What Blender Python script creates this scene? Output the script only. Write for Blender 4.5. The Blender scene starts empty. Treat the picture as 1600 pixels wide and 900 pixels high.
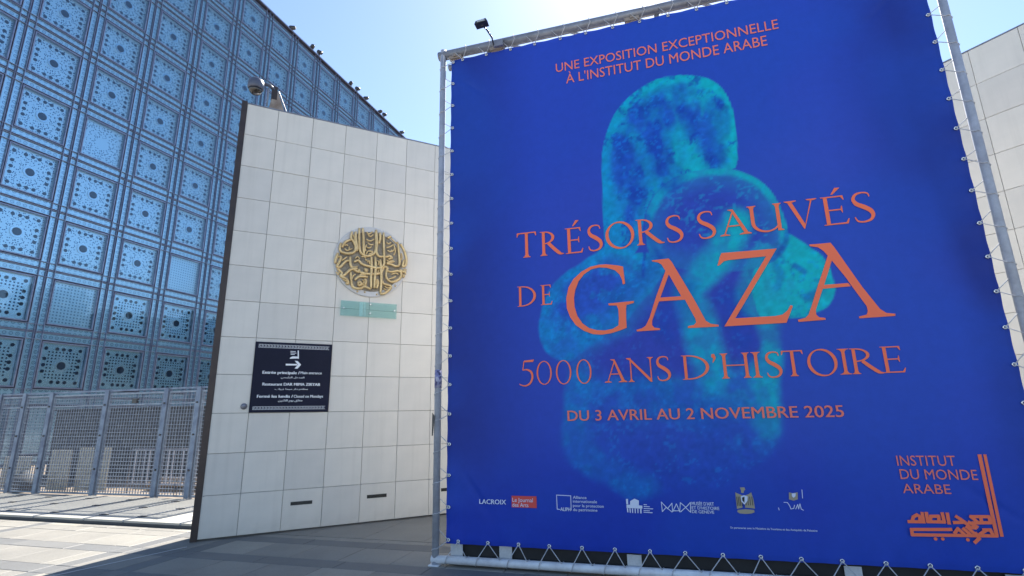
import bpy, bmesh, math, random
import numpy as np
from mathutils import Matrix, Vector
random.seed(7)
sc = bpy.context.scene
COL = sc.collection
# measured outlines and positions in metres on the planes of the banner, walls and facade
T={'PLN': {'banner': [-0.7474, 6.1559, 0.9614, -0.2752], 'wall': [-4.3577, 7.4893, 0.8893, 0.4574], 'facade': [-20.1789, 19.9569, 0.3191, 0.9477], 'rwall': [6.7293, 6.5632, 0.5, -0.866]}, 'CAM': [808.613891, 0.23984, -0.018468], 'GAZA': [[[2.077, 3.168], [2.014, 3.188], [1.891, 3.213], [1.815, 3.215], [1.713, 3.201], [1.608, 3.152], [1.513, 3.074], [1.451, 2.98], [1.42, 2.858], [1.421, 2.74], [1.455, 2.635], [1.514, 2.541], [1.599, 2.473], [1.696, 2.429], [1.794, 2.416], [1.892, 2.425], [1.99, 2.449], [2.07, 2.476], [2.071, 2.58], [2.076, 2.679], [2.084, 2.729], [2.165, 2.746], [2.166, 2.767], [1.888, 2.759], [1.893, 2.737], [1.978, 2.731], [1.994, 2.685], [1.993, 2.585], [1.984, 2.507], [1.919, 2.473], [1.833, 2.461], [1.747, 2.469], [1.662, 2.497], [1.59, 2.556], [1.538, 2.642], [1.511, 2.747], [1.509, 2.851], [1.527, 2.941], [1.57, 3.042], [1.638, 3.122], [1.724, 3.171], [1.813, 3.184], [1.901, 3.17], [1.986, 3.133], [2.032, 3.081], [2.053, 3.025], [2.061, 2.962], [2.086, 2.971], [2.081, 3.074]], [[2.392, 3.208], [2.393, 3.197], [2.458, 3.177], [2.491, 3.151], [2.531, 3.064], [2.558, 3.03], [2.663, 2.783], [2.699, 2.737], [2.781, 2.531], [2.788, 2.489], [2.763, 2.461], [2.703, 2.453], [2.699, 2.432], [3.003, 2.43], [3.005, 2.448], [2.93, 2.463], [2.884, 2.498], [2.79, 2.736], [2.599, 3.172], [2.571, 3.212], [2.514, 3.21]], [[2.534, 3.093], [2.467, 2.937], [2.403, 2.792], [2.32, 2.575], [2.286, 2.51], [2.266, 2.481], [2.226, 2.459], [2.172, 2.446], [2.175, 2.428], [2.416, 2.43], [2.417, 2.447], [2.358, 2.459], [2.339, 2.488], [2.343, 2.537], [2.43, 2.74], [2.45, 2.786], [2.562, 3.042]], [[2.419, 2.783], [2.674, 2.779], [2.694, 2.739], [2.422, 2.741]], [[3.651, 3.209], [3.114, 3.216], [3.093, 3.175], [3.059, 3.079], [3.083, 3.086], [3.128, 3.124], [3.175, 3.132], [3.548, 3.137], [3.604, 3.141]], [[3.549, 3.147], [3.651, 3.209], [3.171, 2.503], [3.058, 2.427]], [[3.058, 2.427], [3.642, 2.427], [3.722, 2.593], [3.702, 2.603], [3.669, 2.552], [3.616, 2.512], [3.545, 2.502], [3.117, 2.505]], [[3.958, 3.219], [3.959, 3.201], [4.031, 3.181], [4.077, 3.135], [4.106, 3.082], [4.131, 3.037], [4.231, 2.844], [4.253, 2.791], [4.272, 2.747], [4.365, 2.542], [4.367, 2.495], [4.352, 2.46], [4.283, 2.446], [4.284, 2.428], [4.587, 2.431], [4.591, 2.452], [4.519, 2.465], [4.472, 2.508], [4.356, 2.74], [4.176, 3.167], [4.15, 3.217], [4.068, 3.216]], [[4.107, 3.088], [4.043, 2.936], [3.975, 2.785], [3.888, 2.577], [3.851, 2.497], [3.821, 2.466], [3.748, 2.45], [3.751, 2.428], [3.994, 2.434], [3.993, 2.452], [3.939, 2.463], [3.918, 2.493], [3.921, 2.539], [4.002, 2.723], [4.033, 2.792], [4.135, 3.03]], [[4.006, 2.785], [4.242, 2.786], [4.262, 2.751], [4.001, 2.747]]], 'LET': [['T', 0.85, 1.091, 3.389, 3.702], ['R', 1.136, 1.416, 3.387, 3.686], ['É', 1.439, 1.645, 3.381, 3.693], ['S', 1.696, 1.864, 3.385, 3.697], ['O', 1.904, 2.227, 3.383, 3.701], ['R', 2.25, 2.547, 3.396, 3.699], ['S', 2.566, 2.745, 3.389, 3.702], ['S', 2.9, 3.082, 3.396, 3.707], ['A', 3.124, 3.436, 3.401, 3.693], ['U', 3.417, 3.757, 3.403, 3.705], ['V', 3.781, 4.089, 3.4, 3.712], ['É', 4.123, 4.358, 3.401, 3.71], ['S', 4.394, 4.583, 3.398, 3.719], ['D', 0.844, 1.068, 2.799, 3.04], ['E', 1.121, 1.259, 2.798, 3.034], ['5', 0.847, 1.023, 1.901, 2.172], ['0', 1.048, 1.221, 1.899, 2.155], ['0', 1.268, 1.441, 1.896, 2.153], ['0', 1.496, 1.662, 1.894, 2.152], ['A', 1.8, 2.037, 1.895, 2.141], ['N', 2.038, 2.32, 1.894, 2.147], ['S', 2.342, 2.483, 1.895, 2.149], ['D', 2.602, 2.868, 1.897, 2.147], ['q', 2.894, 2.937, 1.903, 2.156], ['H', 2.982, 3.256, 1.896, 2.149], ['I', 3.272, 3.359, 1.895, 2.149], ['S', 3.396, 3.54, 1.89, 2.144], ['T', 3.551, 3.744, 1.896, 2.148], ['O', 3.773, 4.035, 1.889, 2.147], ['I', 4.045, 4.143, 1.896, 2.142], ['R', 4.149, 4.415, 1.896, 2.14], ['E', 4.406, 4.59, 1.897, 2.144]], 'SANS': [['UNE EXPOSITION EXCEPTIONNELLE', [1.416, 5.8], [4.003, 5.815], 0.128], ["À L'INSTITUT DU MONDE ARABE", [1.54, 5.61], [3.863, 5.628], 0.135], ['DU 3 AVRIL AU 2 NOVEMBRE 2025', [1.379, 1.507], [4.016, 1.499], 0.111], ['INSTITUT', [4.376, 1.068], [4.824, 1.072], 0.089], ['DU MONDE', [4.382, 0.951], [4.964, 0.959], 0.087], ['ARABE', [4.381, 0.832], [4.745, 0.84], 0.081]], 'SMALL': [['LACROIX', [0.365, 0.638], [0.668, 0.645], 0.049], ['Alliance', [1.399, 0.717], [1.539, 0.718], 0.029], ['internationale', [1.397, 0.679], [1.646, 0.68], 0.029], ['pour la protection', [1.395, 0.639], [1.712, 0.638], 0.028], ['du patrimoine', [1.396, 0.599], [1.645, 0.598], 0.028], ['ALIPH', [1.261, 0.597], [1.366, 0.594], 0.036], ["MUSÉE D'ART", [2.572, 0.687], [2.776, 0.686], 0.032], ["ET D'HISTOIRE", [2.569, 0.65], [2.821, 0.648], 0.029], ['DE GENÈVE', [2.568, 0.615], [2.771, 0.614], 0.028], ['En partenariat avec le Ministère du Tourisme et des Antiquités de Palestine', [2.905, 0.49], [3.646, 0.486], 0.018]], 'JDA': [['Le Journal', [0.74, 0.671], [0.967, 0.665], 0.04], ['des Arts', [0.739, 0.622], [0.917, 0.623], 0.038]], 'REDBOX': [[0.731, 0.735], [1.007, 0.727], [1.004, 0.611], [0.729, 0.618]], 'BARS': [[[4.997, 1.168], [5.026, 1.168], [5.021, 0.503], [4.993, 0.502]], [[5.039, 1.168], [5.062, 1.168], [5.055, 0.505], [5.03, 0.504]]], 'IMA': [[[4.382, 0.6], [4.499, 0.602]], [[4.409, 0.606], [4.424, 0.639], [4.453, 0.658], [4.474, 0.645], [4.467, 0.608]], [[4.496, 0.674], [4.494, 0.599]], [[4.527, 0.675], [4.525, 0.605], [4.647, 0.606], [4.645, 0.676]], [[4.544, 0.61], [4.555, 0.65], [4.613, 0.652], [4.609, 0.612]], [[4.681, 0.675], [4.68, 0.597]], [[4.718, 0.605], [4.797, 0.61], [4.743, 0.654]], [[4.772, 0.632], [4.831, 0.57], [4.863, 0.567]], [[4.826, 0.611], [4.877, 0.576]], [[4.847, 0.657], [4.976, 0.661], [4.981, 0.614], [4.854, 0.607]], [[4.847, 0.657], [4.885, 0.617]], [[4.916, 0.655], [4.917, 0.619]], [[4.389, 0.538], [4.683, 0.549]], [[4.389, 0.538], [4.388, 0.495], [5.001, 0.511]], [[4.707, 0.523], [4.734, 0.557], [4.771, 0.516]], [[4.775, 0.559], [4.816, 0.514]], [[4.801, 0.574], [4.853, 0.517]], [[4.837, 0.454], [4.872, 0.486], [4.855, 0.526]], [[4.917, 0.555], [4.964, 0.557], [4.975, 0.519]], [[4.877, 0.515], [4.929, 0.551]]], 'IMADOT': [[4.559, 0.467], [4.612, 0.469], [4.794, 0.47]], 'LINES': [[[1.254, 0.609], [1.227, 0.611], [1.226, 0.749], [1.376, 0.745], [1.375, 0.605]], [[2.285, 0.708], [2.288, 0.619], [2.329, 0.661], [2.339, 0.647], [2.386, 0.7], [2.386, 0.62], [2.428, 0.695], [2.453, 0.622], [2.466, 0.707], [2.515, 0.665], [2.561, 0.712], [2.555, 0.62], [2.51, 0.664], [2.461, 0.622]], [[2.285, 0.708], [2.329, 0.661]], [[2.329, 0.661], [2.379, 0.619]], [[2.396, 0.63], [2.449, 0.632]], [[2.114, 0.68], [2.142, 0.679]], [[2.113, 0.662], [2.168, 0.661]], [[2.112, 0.643], [2.199, 0.642]], [[2.11, 0.624], [2.165, 0.623]], [[2.109, 0.608], [2.19, 0.606]]], 'ICON': [[[1.941, 0.728], [1.961, 0.729], [1.96, 0.679], [1.941, 0.678]], [[1.981, 0.708], [2.025, 0.733], [2.068, 0.715], [2.064, 0.671], [1.978, 0.671]], [[1.943, 0.675], [2.099, 0.669], [2.097, 0.64], [1.941, 0.643]], [[1.944, 0.64], [1.957, 0.64], [1.957, 0.601], [1.946, 0.601]], [[1.969, 0.64], [1.98, 0.64], [1.98, 0.599], [1.97, 0.599]], [[1.994, 0.639], [2.005, 0.64], [2.003, 0.598], [1.994, 0.597]], [[2.02, 0.639], [2.031, 0.639], [2.029, 0.596], [2.02, 0.596]], [[2.047, 0.639], [2.058, 0.639], [2.055, 0.596], [2.047, 0.596]], [[2.073, 0.638], [2.089, 0.639], [2.086, 0.596], [2.073, 0.596]]], 'EAGLE': [[[3.028, 0.858], [3.069, 0.86], [3.075, 0.838], [3.061, 0.829], [3.057, 0.809], [3.035, 0.809], [3.035, 0.832]], [[2.982, 0.813], [3.011, 0.799], [3.044, 0.786], [3.031, 0.676], [2.981, 0.663], [2.98, 0.75]], [[3.067, 0.786], [3.102, 0.801], [3.124, 0.816], [3.136, 0.753], [3.141, 0.671], [3.071, 0.677], [3.054, 0.677]], [[2.986, 0.655], [3.058, 0.664], [3.131, 0.659], [3.134, 0.639], [3.105, 0.627], [3.053, 0.621], [3.002, 0.624], [2.98, 0.638]]], 'SHIELD': [[[3.026, 0.777], [3.055, 0.789], [3.088, 0.778], [3.083, 0.741], [3.051, 0.704], [3.027, 0.733]], [[3.036, 0.767], [3.054, 0.775], [3.06, 0.776], [3.053, 0.72], [3.037, 0.738]]], 'EAGLE2': [[[3.453, 0.823], [3.482, 0.815], [3.527, 0.825], [3.521, 0.763], [3.482, 0.75], [3.445, 0.761]]], 'SHIELD2': [[[3.474, 0.815], [3.509, 0.816], [3.503, 0.79], [3.485, 0.776], [3.472, 0.79]]], 'SQUIG': [[[3.398, 0.734], [3.428, 0.732], [3.443, 0.705], [3.45, 0.677], [3.475, 0.683], [3.485, 0.711]], [[3.491, 0.678], [3.513, 0.718], [3.515, 0.679], [3.532, 0.724], [3.537, 0.679], [3.554, 0.669]], [[3.345, 0.685], [3.348, 0.665]], [[3.565, 0.848], [3.561, 0.775]]], 'BOTLINE': [], 'FIG': {'head': [[1.886, 3.374], [1.893, 3.857], [1.907, 4.341], [1.931, 4.628], [2.017, 4.911], [2.146, 5.145], [2.348, 5.323], [2.619, 5.449], [2.912, 5.445], [3.186, 5.342], [3.341, 5.157], [3.416, 4.854], [3.414, 4.534], [3.367, 4.175], [3.172, 4.206], [2.935, 4.197], [2.688, 4.14], [2.478, 3.974], [2.362, 3.756], [2.281, 3.422], [2.166, 3.284]], 'ball': [[2.362, 3.756], [2.478, 3.974], [2.688, 4.14], [2.935, 4.204], [3.172, 4.206], [3.364, 4.152], [3.573, 4.006], [3.706, 3.801], [3.778, 3.502], [3.779, 3.325], [3.693, 3.125], [3.423, 3.013], [3.047, 3.014], [2.663, 3.087], [2.373, 3.262]], 'lsh': [[1.888, 3.405], [1.55, 3.256], [1.287, 3.066], [1.118, 2.776], [1.08, 2.518], [1.14, 2.295], [1.268, 2.181], [1.498, 2.17], [1.934, 2.429], [2.226, 2.693], [2.53, 3.1], [2.341, 3.303], [2.061, 3.31]], 'rsh': [[3.746, 3.399], [3.943, 3.216], [4.074, 3.065], [4.116, 2.88], [4.104, 2.716], [4.013, 2.56], [3.83, 2.476], [3.624, 2.457], [3.418, 2.471], [3.376, 2.879], [3.5, 3.145]], 'torso': [[2.27, 3.273], [3.431, 3.082], [3.582, 2.592], [3.591, 2.2], [3.112, 1.902], [2.23, 1.867], [1.49, 1.996], [1.355, 2.177], [1.943, 2.571]], 'base': [[1.539, 2.274], [1.382, 1.965], [1.303, 1.623], [1.269, 1.288], [1.342, 1.06], [1.54, 0.934], [1.798, 0.813], [2.077, 0.697], [2.456, 0.796], [2.876, 0.834], [3.156, 1.014], [3.404, 1.192], [3.462, 1.34], [3.536, 1.824], [3.569, 2.169], [3.133, 2.094], [2.17, 1.936]]}, 'FIGL': {'a': [[1.951, 3.849], [1.959, 4.582], [2.197, 5.118], [2.577, 5.388], [2.943, 5.395], [3.307, 5.164], [3.407, 4.654], [3.354, 4.177]], 'b': [[2.803, 4.643], [2.854, 4.432], [2.919, 4.246]], 'c': [[2.851, 5.175], [3.099, 5.166], [3.315, 4.915], [3.329, 4.43]], 'd': [[2.373, 3.716], [2.536, 3.99], [2.772, 4.143], [3.104, 4.194], [3.394, 4.125], [3.627, 3.923], [3.756, 3.612], [3.763, 3.292]], 'e': [[1.951, 4.089], [1.978, 3.688], [2.03, 3.374], [2.085, 3.142]], 'f': [[2.241, 4.87], [2.369, 4.595], [2.474, 4.093]], 'g': [[2.275, 3.347], [2.262, 2.979], [1.943, 2.571], [1.508, 2.383], [1.22, 2.472]], 'h': [[1.156, 2.773], [1.395, 3.132], [1.773, 3.31], [2.205, 3.34]], 'i': [[3.858, 3.108], [3.946, 2.895], [3.902, 2.666], [3.67, 2.585]], 'j': [[3.294, 3.526], [3.136, 3.254], [2.773, 2.862], [2.804, 2.513], [2.858, 2.107], [2.869, 1.911]], 'k': [[3.5, 3.145], [3.376, 2.879], [3.292, 2.681], [3.448, 2.469], [3.517, 2.076]], 'l': [[3.488, 2.078], [3.377, 1.892], [3.375, 1.644], [3.324, 1.461]], 'm': [[1.488, 1.961], [1.423, 1.621], [1.487, 1.222], [1.836, 0.907], [2.147, 0.79]], 'n': [[2.296, 1.865], [2.653, 1.597], [3.091, 1.713]], 'o': [[3.036, 3.858], [2.966, 3.492], [2.807, 3.217]]}, 'FIGD': [[[[2.844, 5.262], [2.868, 5.045], [2.946, 4.821], [2.976, 4.693]], 0.13, 0.95], [[[2.566, 5.062], [2.603, 4.803], [2.569, 4.398], [2.654, 4.145]], 0.24, 0.9], [[[2.257, 4.573], [2.344, 4.273], [2.335, 3.955]], 0.16, 0.8], [[[3.252, 4.968], [3.271, 4.76], [3.223, 4.568], [3.168, 4.3]], 0.16, 0.9], [[[3.361, 4.905], [3.351, 4.625]], 0.04, 0.6], [[[2.099, 4.768], [2.153, 4.466], [2.195, 4.215], [2.256, 4.045]], 0.07, 0.6], [[[2.406, 5.094], [2.28, 4.905], [2.189, 4.668]], 0.05, 0.5], [[[2.705, 4.66], [2.712, 4.415], [2.783, 4.268]], 0.07, 0.6], [[[2.22, 4.051], [2.309, 3.802], [2.354, 3.642]], 0.1, 0.5], [[[3.786, 3.012], [3.864, 2.937]], 0.05, 0.7], [[[3.864, 2.637], [3.98, 2.726]], 0.07, 0.6], [[[3.582, 3.067], [3.655, 2.922], [3.608, 2.791]], 0.06, 0.5], [[[1.956, 2.786], [2.248, 2.98], [2.401, 3.185]], 0.2, 0.55], [[[2.47, 2.397], [2.625, 2.664], [2.709, 2.868]], 0.22, 0.6], [[[3.138, 2.693], [3.177, 2.487], [3.216, 2.286]], 0.22, 0.6], [[[2.307, 3.307], [2.274, 3.051]], 0.03, 0.8], [[[3.774, 3.382], [3.706, 3.228], [3.557, 3.104]], 0.05, 0.7], [[[2.165, 1.87], [2.534, 1.663], [2.83, 1.53]], 0.25, 0.4], [[[2.373, 3.716], [2.37, 3.488], [2.475, 3.252]], 0.05, 0.6]], 'CAL': [[[1.961, 4.722], [1.967, 4.539], [1.978, 4.391], [2.014, 4.28], [2.109, 4.243], [2.201, 4.279], [2.245, 4.343], [2.255, 4.479], [2.237, 4.696]], [[2.015, 4.73], [2.039, 4.549], [2.047, 4.384], [2.061, 4.27]], [[2.099, 4.275], [2.12, 4.327], [2.182, 4.335], [2.199, 4.312], [2.138, 4.28]], [[2.244, 4.731], [2.27, 4.497], [2.261, 4.345], [2.312, 4.26], [2.391, 4.27]], [[2.373, 4.699], [2.388, 4.429], [2.4, 4.262], [2.398, 4.112], [2.321, 4.054], [2.195, 4.056], [2.039, 4.087], [1.975, 4.145], [1.901, 4.111]], [[2.309, 4.69], [2.322, 4.589], [2.302, 4.485]], [[2.391, 4.27], [2.439, 4.267], [2.487, 4.29], [2.536, 4.262], [2.473, 4.229]], [[2.624, 4.563], [2.655, 4.379], [2.671, 4.16], [2.607, 4.119], [2.525, 4.143], [2.444, 4.151], [2.571, 4.199]], [[2.674, 4.536], [2.744, 4.425], [2.791, 4.276], [2.778, 4.156], [2.729, 4.133], [2.75, 4.254]], [[2.559, 4.52], [2.571, 4.419], [2.516, 4.37]], [[2.433, 4.435], [2.496, 4.46], [2.56, 4.511]], [[2.442, 4.606], [2.466, 4.627], [2.506, 4.65]], [[2.187, 4.236], [2.196, 4.039], [2.196, 3.876], [2.205, 3.683]], [[2.249, 4.244], [2.266, 4.047], [2.258, 3.883], [2.259, 3.688]], [[2.338, 4.205], [2.352, 4.057], [2.369, 3.845], [2.363, 3.617]], [[2.0, 3.953], [2.108, 3.932], [2.232, 3.937], [2.348, 3.966], [2.385, 4.028], [2.414, 4.097]], [[1.836, 4.193], [1.859, 4.034], [1.97, 3.949], [1.998, 4.001]], [[1.628, 4.167], [1.687, 4.174], [1.676, 4.109], [1.638, 4.008], [1.683, 3.997], [1.766, 4.103], [1.824, 4.126]], [[1.69, 3.871], [1.75, 3.861], [1.848, 3.968], [1.967, 4.005]], [[1.673, 4.416], [1.664, 4.317], [1.697, 4.256], [1.803, 4.245], [1.891, 4.281], [1.917, 4.367], [1.882, 4.461], [1.833, 4.52], [1.842, 4.638]], [[1.738, 4.327], [1.784, 4.3], [1.858, 4.342]], [[1.811, 4.369], [1.814, 4.304]], [[1.903, 4.647], [1.909, 4.531], [1.94, 4.37], [1.936, 4.303]], [[2.088, 4.674], [2.121, 4.637], [2.182, 4.688]], [[2.079, 4.538], [2.143, 4.514], [2.22, 4.558]], [[2.113, 4.476], [2.161, 4.449], [2.208, 4.464]], [[1.857, 3.937], [1.882, 3.748], [1.924, 3.673], [2.03, 3.667], [2.089, 3.704], [2.198, 3.674]], [[1.932, 3.801], [1.975, 3.853], [2.034, 3.876], [2.142, 3.871]], [[1.981, 3.742], [2.009, 3.777], [2.041, 3.748], [2.012, 3.713], [1.981, 3.742]], [[2.082, 3.832], [2.115, 3.803], [2.102, 3.738]], [[2.45, 4.002], [2.454, 3.903], [2.521, 3.836], [2.616, 3.854], [2.695, 3.928], [2.708, 4.013], [2.642, 4.04], [2.546, 4.012], [2.465, 4.02]], [[2.532, 3.961], [2.611, 3.994], [2.661, 3.975]], [[2.741, 4.017], [2.789, 4.056]], [[2.744, 3.933], [2.759, 3.985]], [[2.394, 3.831], [2.411, 3.784], [2.54, 3.747], [2.464, 3.642], [2.387, 3.603], [2.363, 3.617]], [[2.415, 3.703], [2.463, 3.675]], [[2.298, 3.854], [2.317, 3.791], [2.298, 3.692]], [[2.081, 4.174], [2.128, 4.163]], [[2.074, 4.009], [2.121, 3.99], [2.091, 3.963]], [[1.64, 3.961], [1.717, 3.906], [1.706, 3.841], [1.797, 3.803], [1.831, 3.727], [1.786, 3.738]], [[2.398, 4.095], [2.463, 4.07], [2.45, 4.002]], [[2.674, 4.06], [2.757, 4.035], [2.788, 4.089]], [[1.692, 4.337], [1.746, 4.442], [1.827, 4.495]], [[1.606, 4.052], [1.608, 4.133], [1.639, 4.233]], [[2.507, 4.615], [2.591, 4.541], [2.624, 4.563]], [[2.105, 4.643], [2.147, 4.598], [2.2, 4.64]], [[2.093, 4.407], [2.133, 4.387], [2.179, 4.418]], [[2.429, 4.536], [2.462, 4.507], [2.51, 4.539]], [[2.451, 4.387], [2.5, 4.368], [2.531, 4.405]], [[1.913, 4.17], [1.956, 4.208], [1.989, 4.171]], [[2.017, 4.215], [2.063, 4.229], [2.095, 4.2]], [[2.122, 4.129], [2.151, 4.166], [2.162, 4.101]], [[2.284, 4.182], [2.316, 4.161], [2.303, 4.101]], [[2.441, 4.217], [2.483, 4.189], [2.538, 4.212], [2.588, 4.193]], [[1.705, 4.112], [1.748, 4.15], [1.783, 4.186]], [[1.874, 4.035], [1.92, 4.024], [1.965, 4.046]], [[2.003, 3.888], [2.048, 3.917], [2.11, 3.9]], [[1.886, 3.812], [1.905, 3.878], [1.942, 3.898]], [[2.053, 3.813], [2.085, 3.784], [2.057, 3.733], [2.133, 3.733]], [[2.487, 3.874], [2.55, 3.897], [2.613, 3.936]], [[2.295, 3.936], [2.308, 3.986], [2.322, 4.021]], [[2.271, 3.754], [2.293, 3.789], [2.283, 3.836]], [[2.429, 3.737], [2.493, 3.718], [2.54, 3.747]], [[1.629, 3.912], [1.661, 3.868], [1.673, 3.917]], [[1.739, 3.797], [1.784, 3.77], [1.805, 3.804]], [[2.595, 4.456], [2.589, 4.371], [2.567, 4.317]], [[2.696, 4.367], [2.715, 4.301], [2.7, 4.249]], [[2.739, 4.084], [2.765, 4.053], [2.791, 3.989]], [[2.089, 4.323], [2.071, 4.387], [2.099, 4.441]], [[1.735, 4.375], [1.764, 4.395], [1.788, 4.374]], [[1.86, 4.59], [1.885, 4.544], [1.896, 4.479]]], 'CALDOT': [[2.458, 4.617], [2.619, 3.771], [2.108, 3.618], [1.987, 3.615], [2.31, 3.596], [2.506, 4.641], [1.792, 3.771]], 'DISC': [[2.17, 4.156], [1.582, 4.086], [2.804, 4.232], [2.141, 4.784], [2.199, 3.535]], 'PLAQ': [[1.734, 3.432], [2.654, 3.463], [2.653, 3.206], [1.728, 3.186]], 'BOLTS': [[1.781, 3.323], [2.615, 3.331], [2.211, 3.411], [2.208, 3.258]], 'SIGN': [[0.551, 2.716], [1.647, 2.723], [1.645, 1.677], [0.55, 1.674]], 'SGTXT': [['Entrée principale /', [0.681, 2.239], [1.194, 2.239], 0.041], ['Main entrance', [1.208, 2.242], [1.516, 2.245], 0.037], ['AR1', [0.936, 2.163], [1.266, 2.167], 0.038], ['Restaurant DAR MIMA ZIRYAB', [0.695, 2.066], [1.501, 2.067], 0.039], ['AR2', [0.867, 1.994], [1.329, 1.993], 0.035], ['Fermé les lundis /', [0.637, 1.889], [1.124, 1.888], 0.039], ['Closed on Mondays', [1.138, 1.888], [1.557, 1.887], 0.039], ['AR3', [0.926, 1.816], [1.263, 1.82], 0.044]], 'SGARROW': [[[0.987, 2.395], [1.149, 2.395], [1.151, 2.372], [0.989, 2.368]], [[1.11, 2.442], [1.153, 2.44], [1.207, 2.385], [1.159, 2.323], [1.116, 2.325], [1.16, 2.384]]], 'SGBAND': [[[0.594, 2.678], [1.604, 2.679], [1.603, 2.632], [0.596, 2.625]], [[0.594, 1.761], [1.6, 1.762], [1.6, 1.717], [0.594, 1.714]]], 'SGLOGO': [[[1.141, 2.601], [1.158, 2.602], [1.168, 2.476], [1.15, 2.476]], [[1.043, 2.491], [1.076, 2.51], [1.148, 2.509], [1.15, 2.479], [1.037, 2.472]], [[1.039, 2.59], [1.113, 2.588], [1.114, 2.579], [1.04, 2.581]], [[1.041, 2.567], [1.126, 2.565], [1.127, 2.556], [1.042, 2.558]], [[1.045, 2.546], [1.102, 2.545], [1.103, 2.535], [1.046, 2.536]]], 'VENTS': [[[1.212, 0.401], [1.51, 0.402], [1.513, 0.353], [1.215, 0.353]], [[2.307, 0.409], [2.611, 0.404], [2.613, 0.351], [2.31, 0.358]], [[3.511, 0.417], [3.77, 0.417], [3.77, 0.367], [3.511, 0.367]]], 'VALVE': [0.477, 1.766], 'WTOP': [[-0.006, 6.621], [0.077, 6.633], [3.428, 6.647]], 'DOMECAM': [[0.139, 6.904], [0.276, 7.006], [0.485, 6.759], [0.365, 7.008]], 'LAMP': [[0.598, 6.371], [0.627, 6.254], [0.493, 6.326], [0.685, 6.211], [0.417, 6.802]], 'ROOFL': [[13.294, 29.695], [15.463, 29.62], [16.33, 29.917], [20.352, 29.629], [21.346, 29.901], [22.634, 29.558], [24.916, 29.552], [25.663, 29.859], [28.877, 29.504]], 'FTOP': [[10.203, 29.427], [29.256, 29.493]], 'STICK': [[-0.15, 2.118], [-0.052, 2.114], [-0.057, 1.891], [-0.155, 1.894], [-0.149, 1.543], [-0.114, 1.421]], 'FENCE': [-11.763, 12.538, 0.963, -0.271], 'FPOST': [[0.37, 0.13], [1.19, 0.11], [2.87, 0.05], [4.53, 0.03], [5.45, 0.01], [0.11, 2.24], [1.02, 2.22], [2.72, 2.19], [4.44, 2.19], [5.28, 2.22], [-0.59, 1.92], [5.15, 2.07]], 'BEYOND': [[1.27, 0.89], [2.22, 0.23], [5.25, 0.97]], 'PALE': [[-4.23, 7.23], [-3.54, 5.99], [-10.29, 11.01], [-8.5, 9.15], [-4.6, 7.87], [-7.85, 9.2], [-7.67, 11.51], [-8.37, 9.25], [-8.51, 11.44], [-5.98, 8.41], [-5.53, 9.48]]}
# ------------------------------------------------------------------ camera, sky, sun, exposure
F_, PITCH, ROLL = T['CAM']
CAMH = 1.58
cam = bpy.data.cameras.new('camera'); cam.sensor_width = 36; cam.lens = F_ / 1600 * 36
cam.clip_start = 0.05; cam.clip_end = 4000
co = bpy.data.objects.new('camera', cam); COL.objects.link(co); sc.camera = co
cp, sp, cr, sr = math.cos(PITCH), math.sin(PITCH), math.cos(ROLL), math.sin(ROLL)
fw = Vector((0, cp, sp)); up0 = Vector((0, -sp, cp)); rt0 = Vector((1, 0, 0))
rt = rt0 * cr + up0 * sr; up = -rt0 * sr + up0 * cr
co.matrix_world = Matrix(((rt.x, up.x, -fw.x, 0), (rt.y, up.y, -fw.y, 0), (rt.z, up.z, -fw.z, CAMH), (0, 0, 0, 1)))
SUN_AZ, SUN_EL = math.radians(17.9), math.radians(49)
w = bpy.data.worlds.new('World'); sc.world = w; w.use_nodes = True
nt = w.node_tree; bgn = nt.nodes['Background']
sky = nt.nodes.new('ShaderNodeTexSky'); sky.sky_type = 'NISHITA'; sky.sun_disc = False
sky.sun_elevation = SUN_EL; sky.sun_rotation = SUN_AZ; sky.altitude = 60
sky.air_density = 1.0; sky.dust_density = 0.3; sky.ozone_density = 2.6
nt.links.new(sky.outputs[0], bgn.inputs[0]); bgn.inputs[1].default_value = 0.076
sl = bpy.data.lights.new('sun', 'SUN'); sl.energy = 4.2; sl.angle = math.radians(0.53); sl.color = (1, .95, .87)
so = bpy.data.objects.new('sun', sl); COL.objects.link(so)
sd = Vector((math.sin(SUN_AZ) * math.cos(SUN_EL), math.cos(SUN_AZ) * math.cos(SUN_EL), math.sin(SUN_EL)))
so.rotation_euler = sd.to_track_quat('Z', 'Y').to_euler(); so.location = sd * 60
sc.view_settings.view_transform = 'Standard'; sc.view_settings.look = 'None'
sc.view_settings.exposure = 1.78; sc.view_settings.gamma = 1
sc.view_settings.use_curve_mapping = False
sc.render.engine = 'CYCLES'
sc.cycles.max_bounces = 8; sc.cycles.transparent_max_bounces = 12
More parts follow.
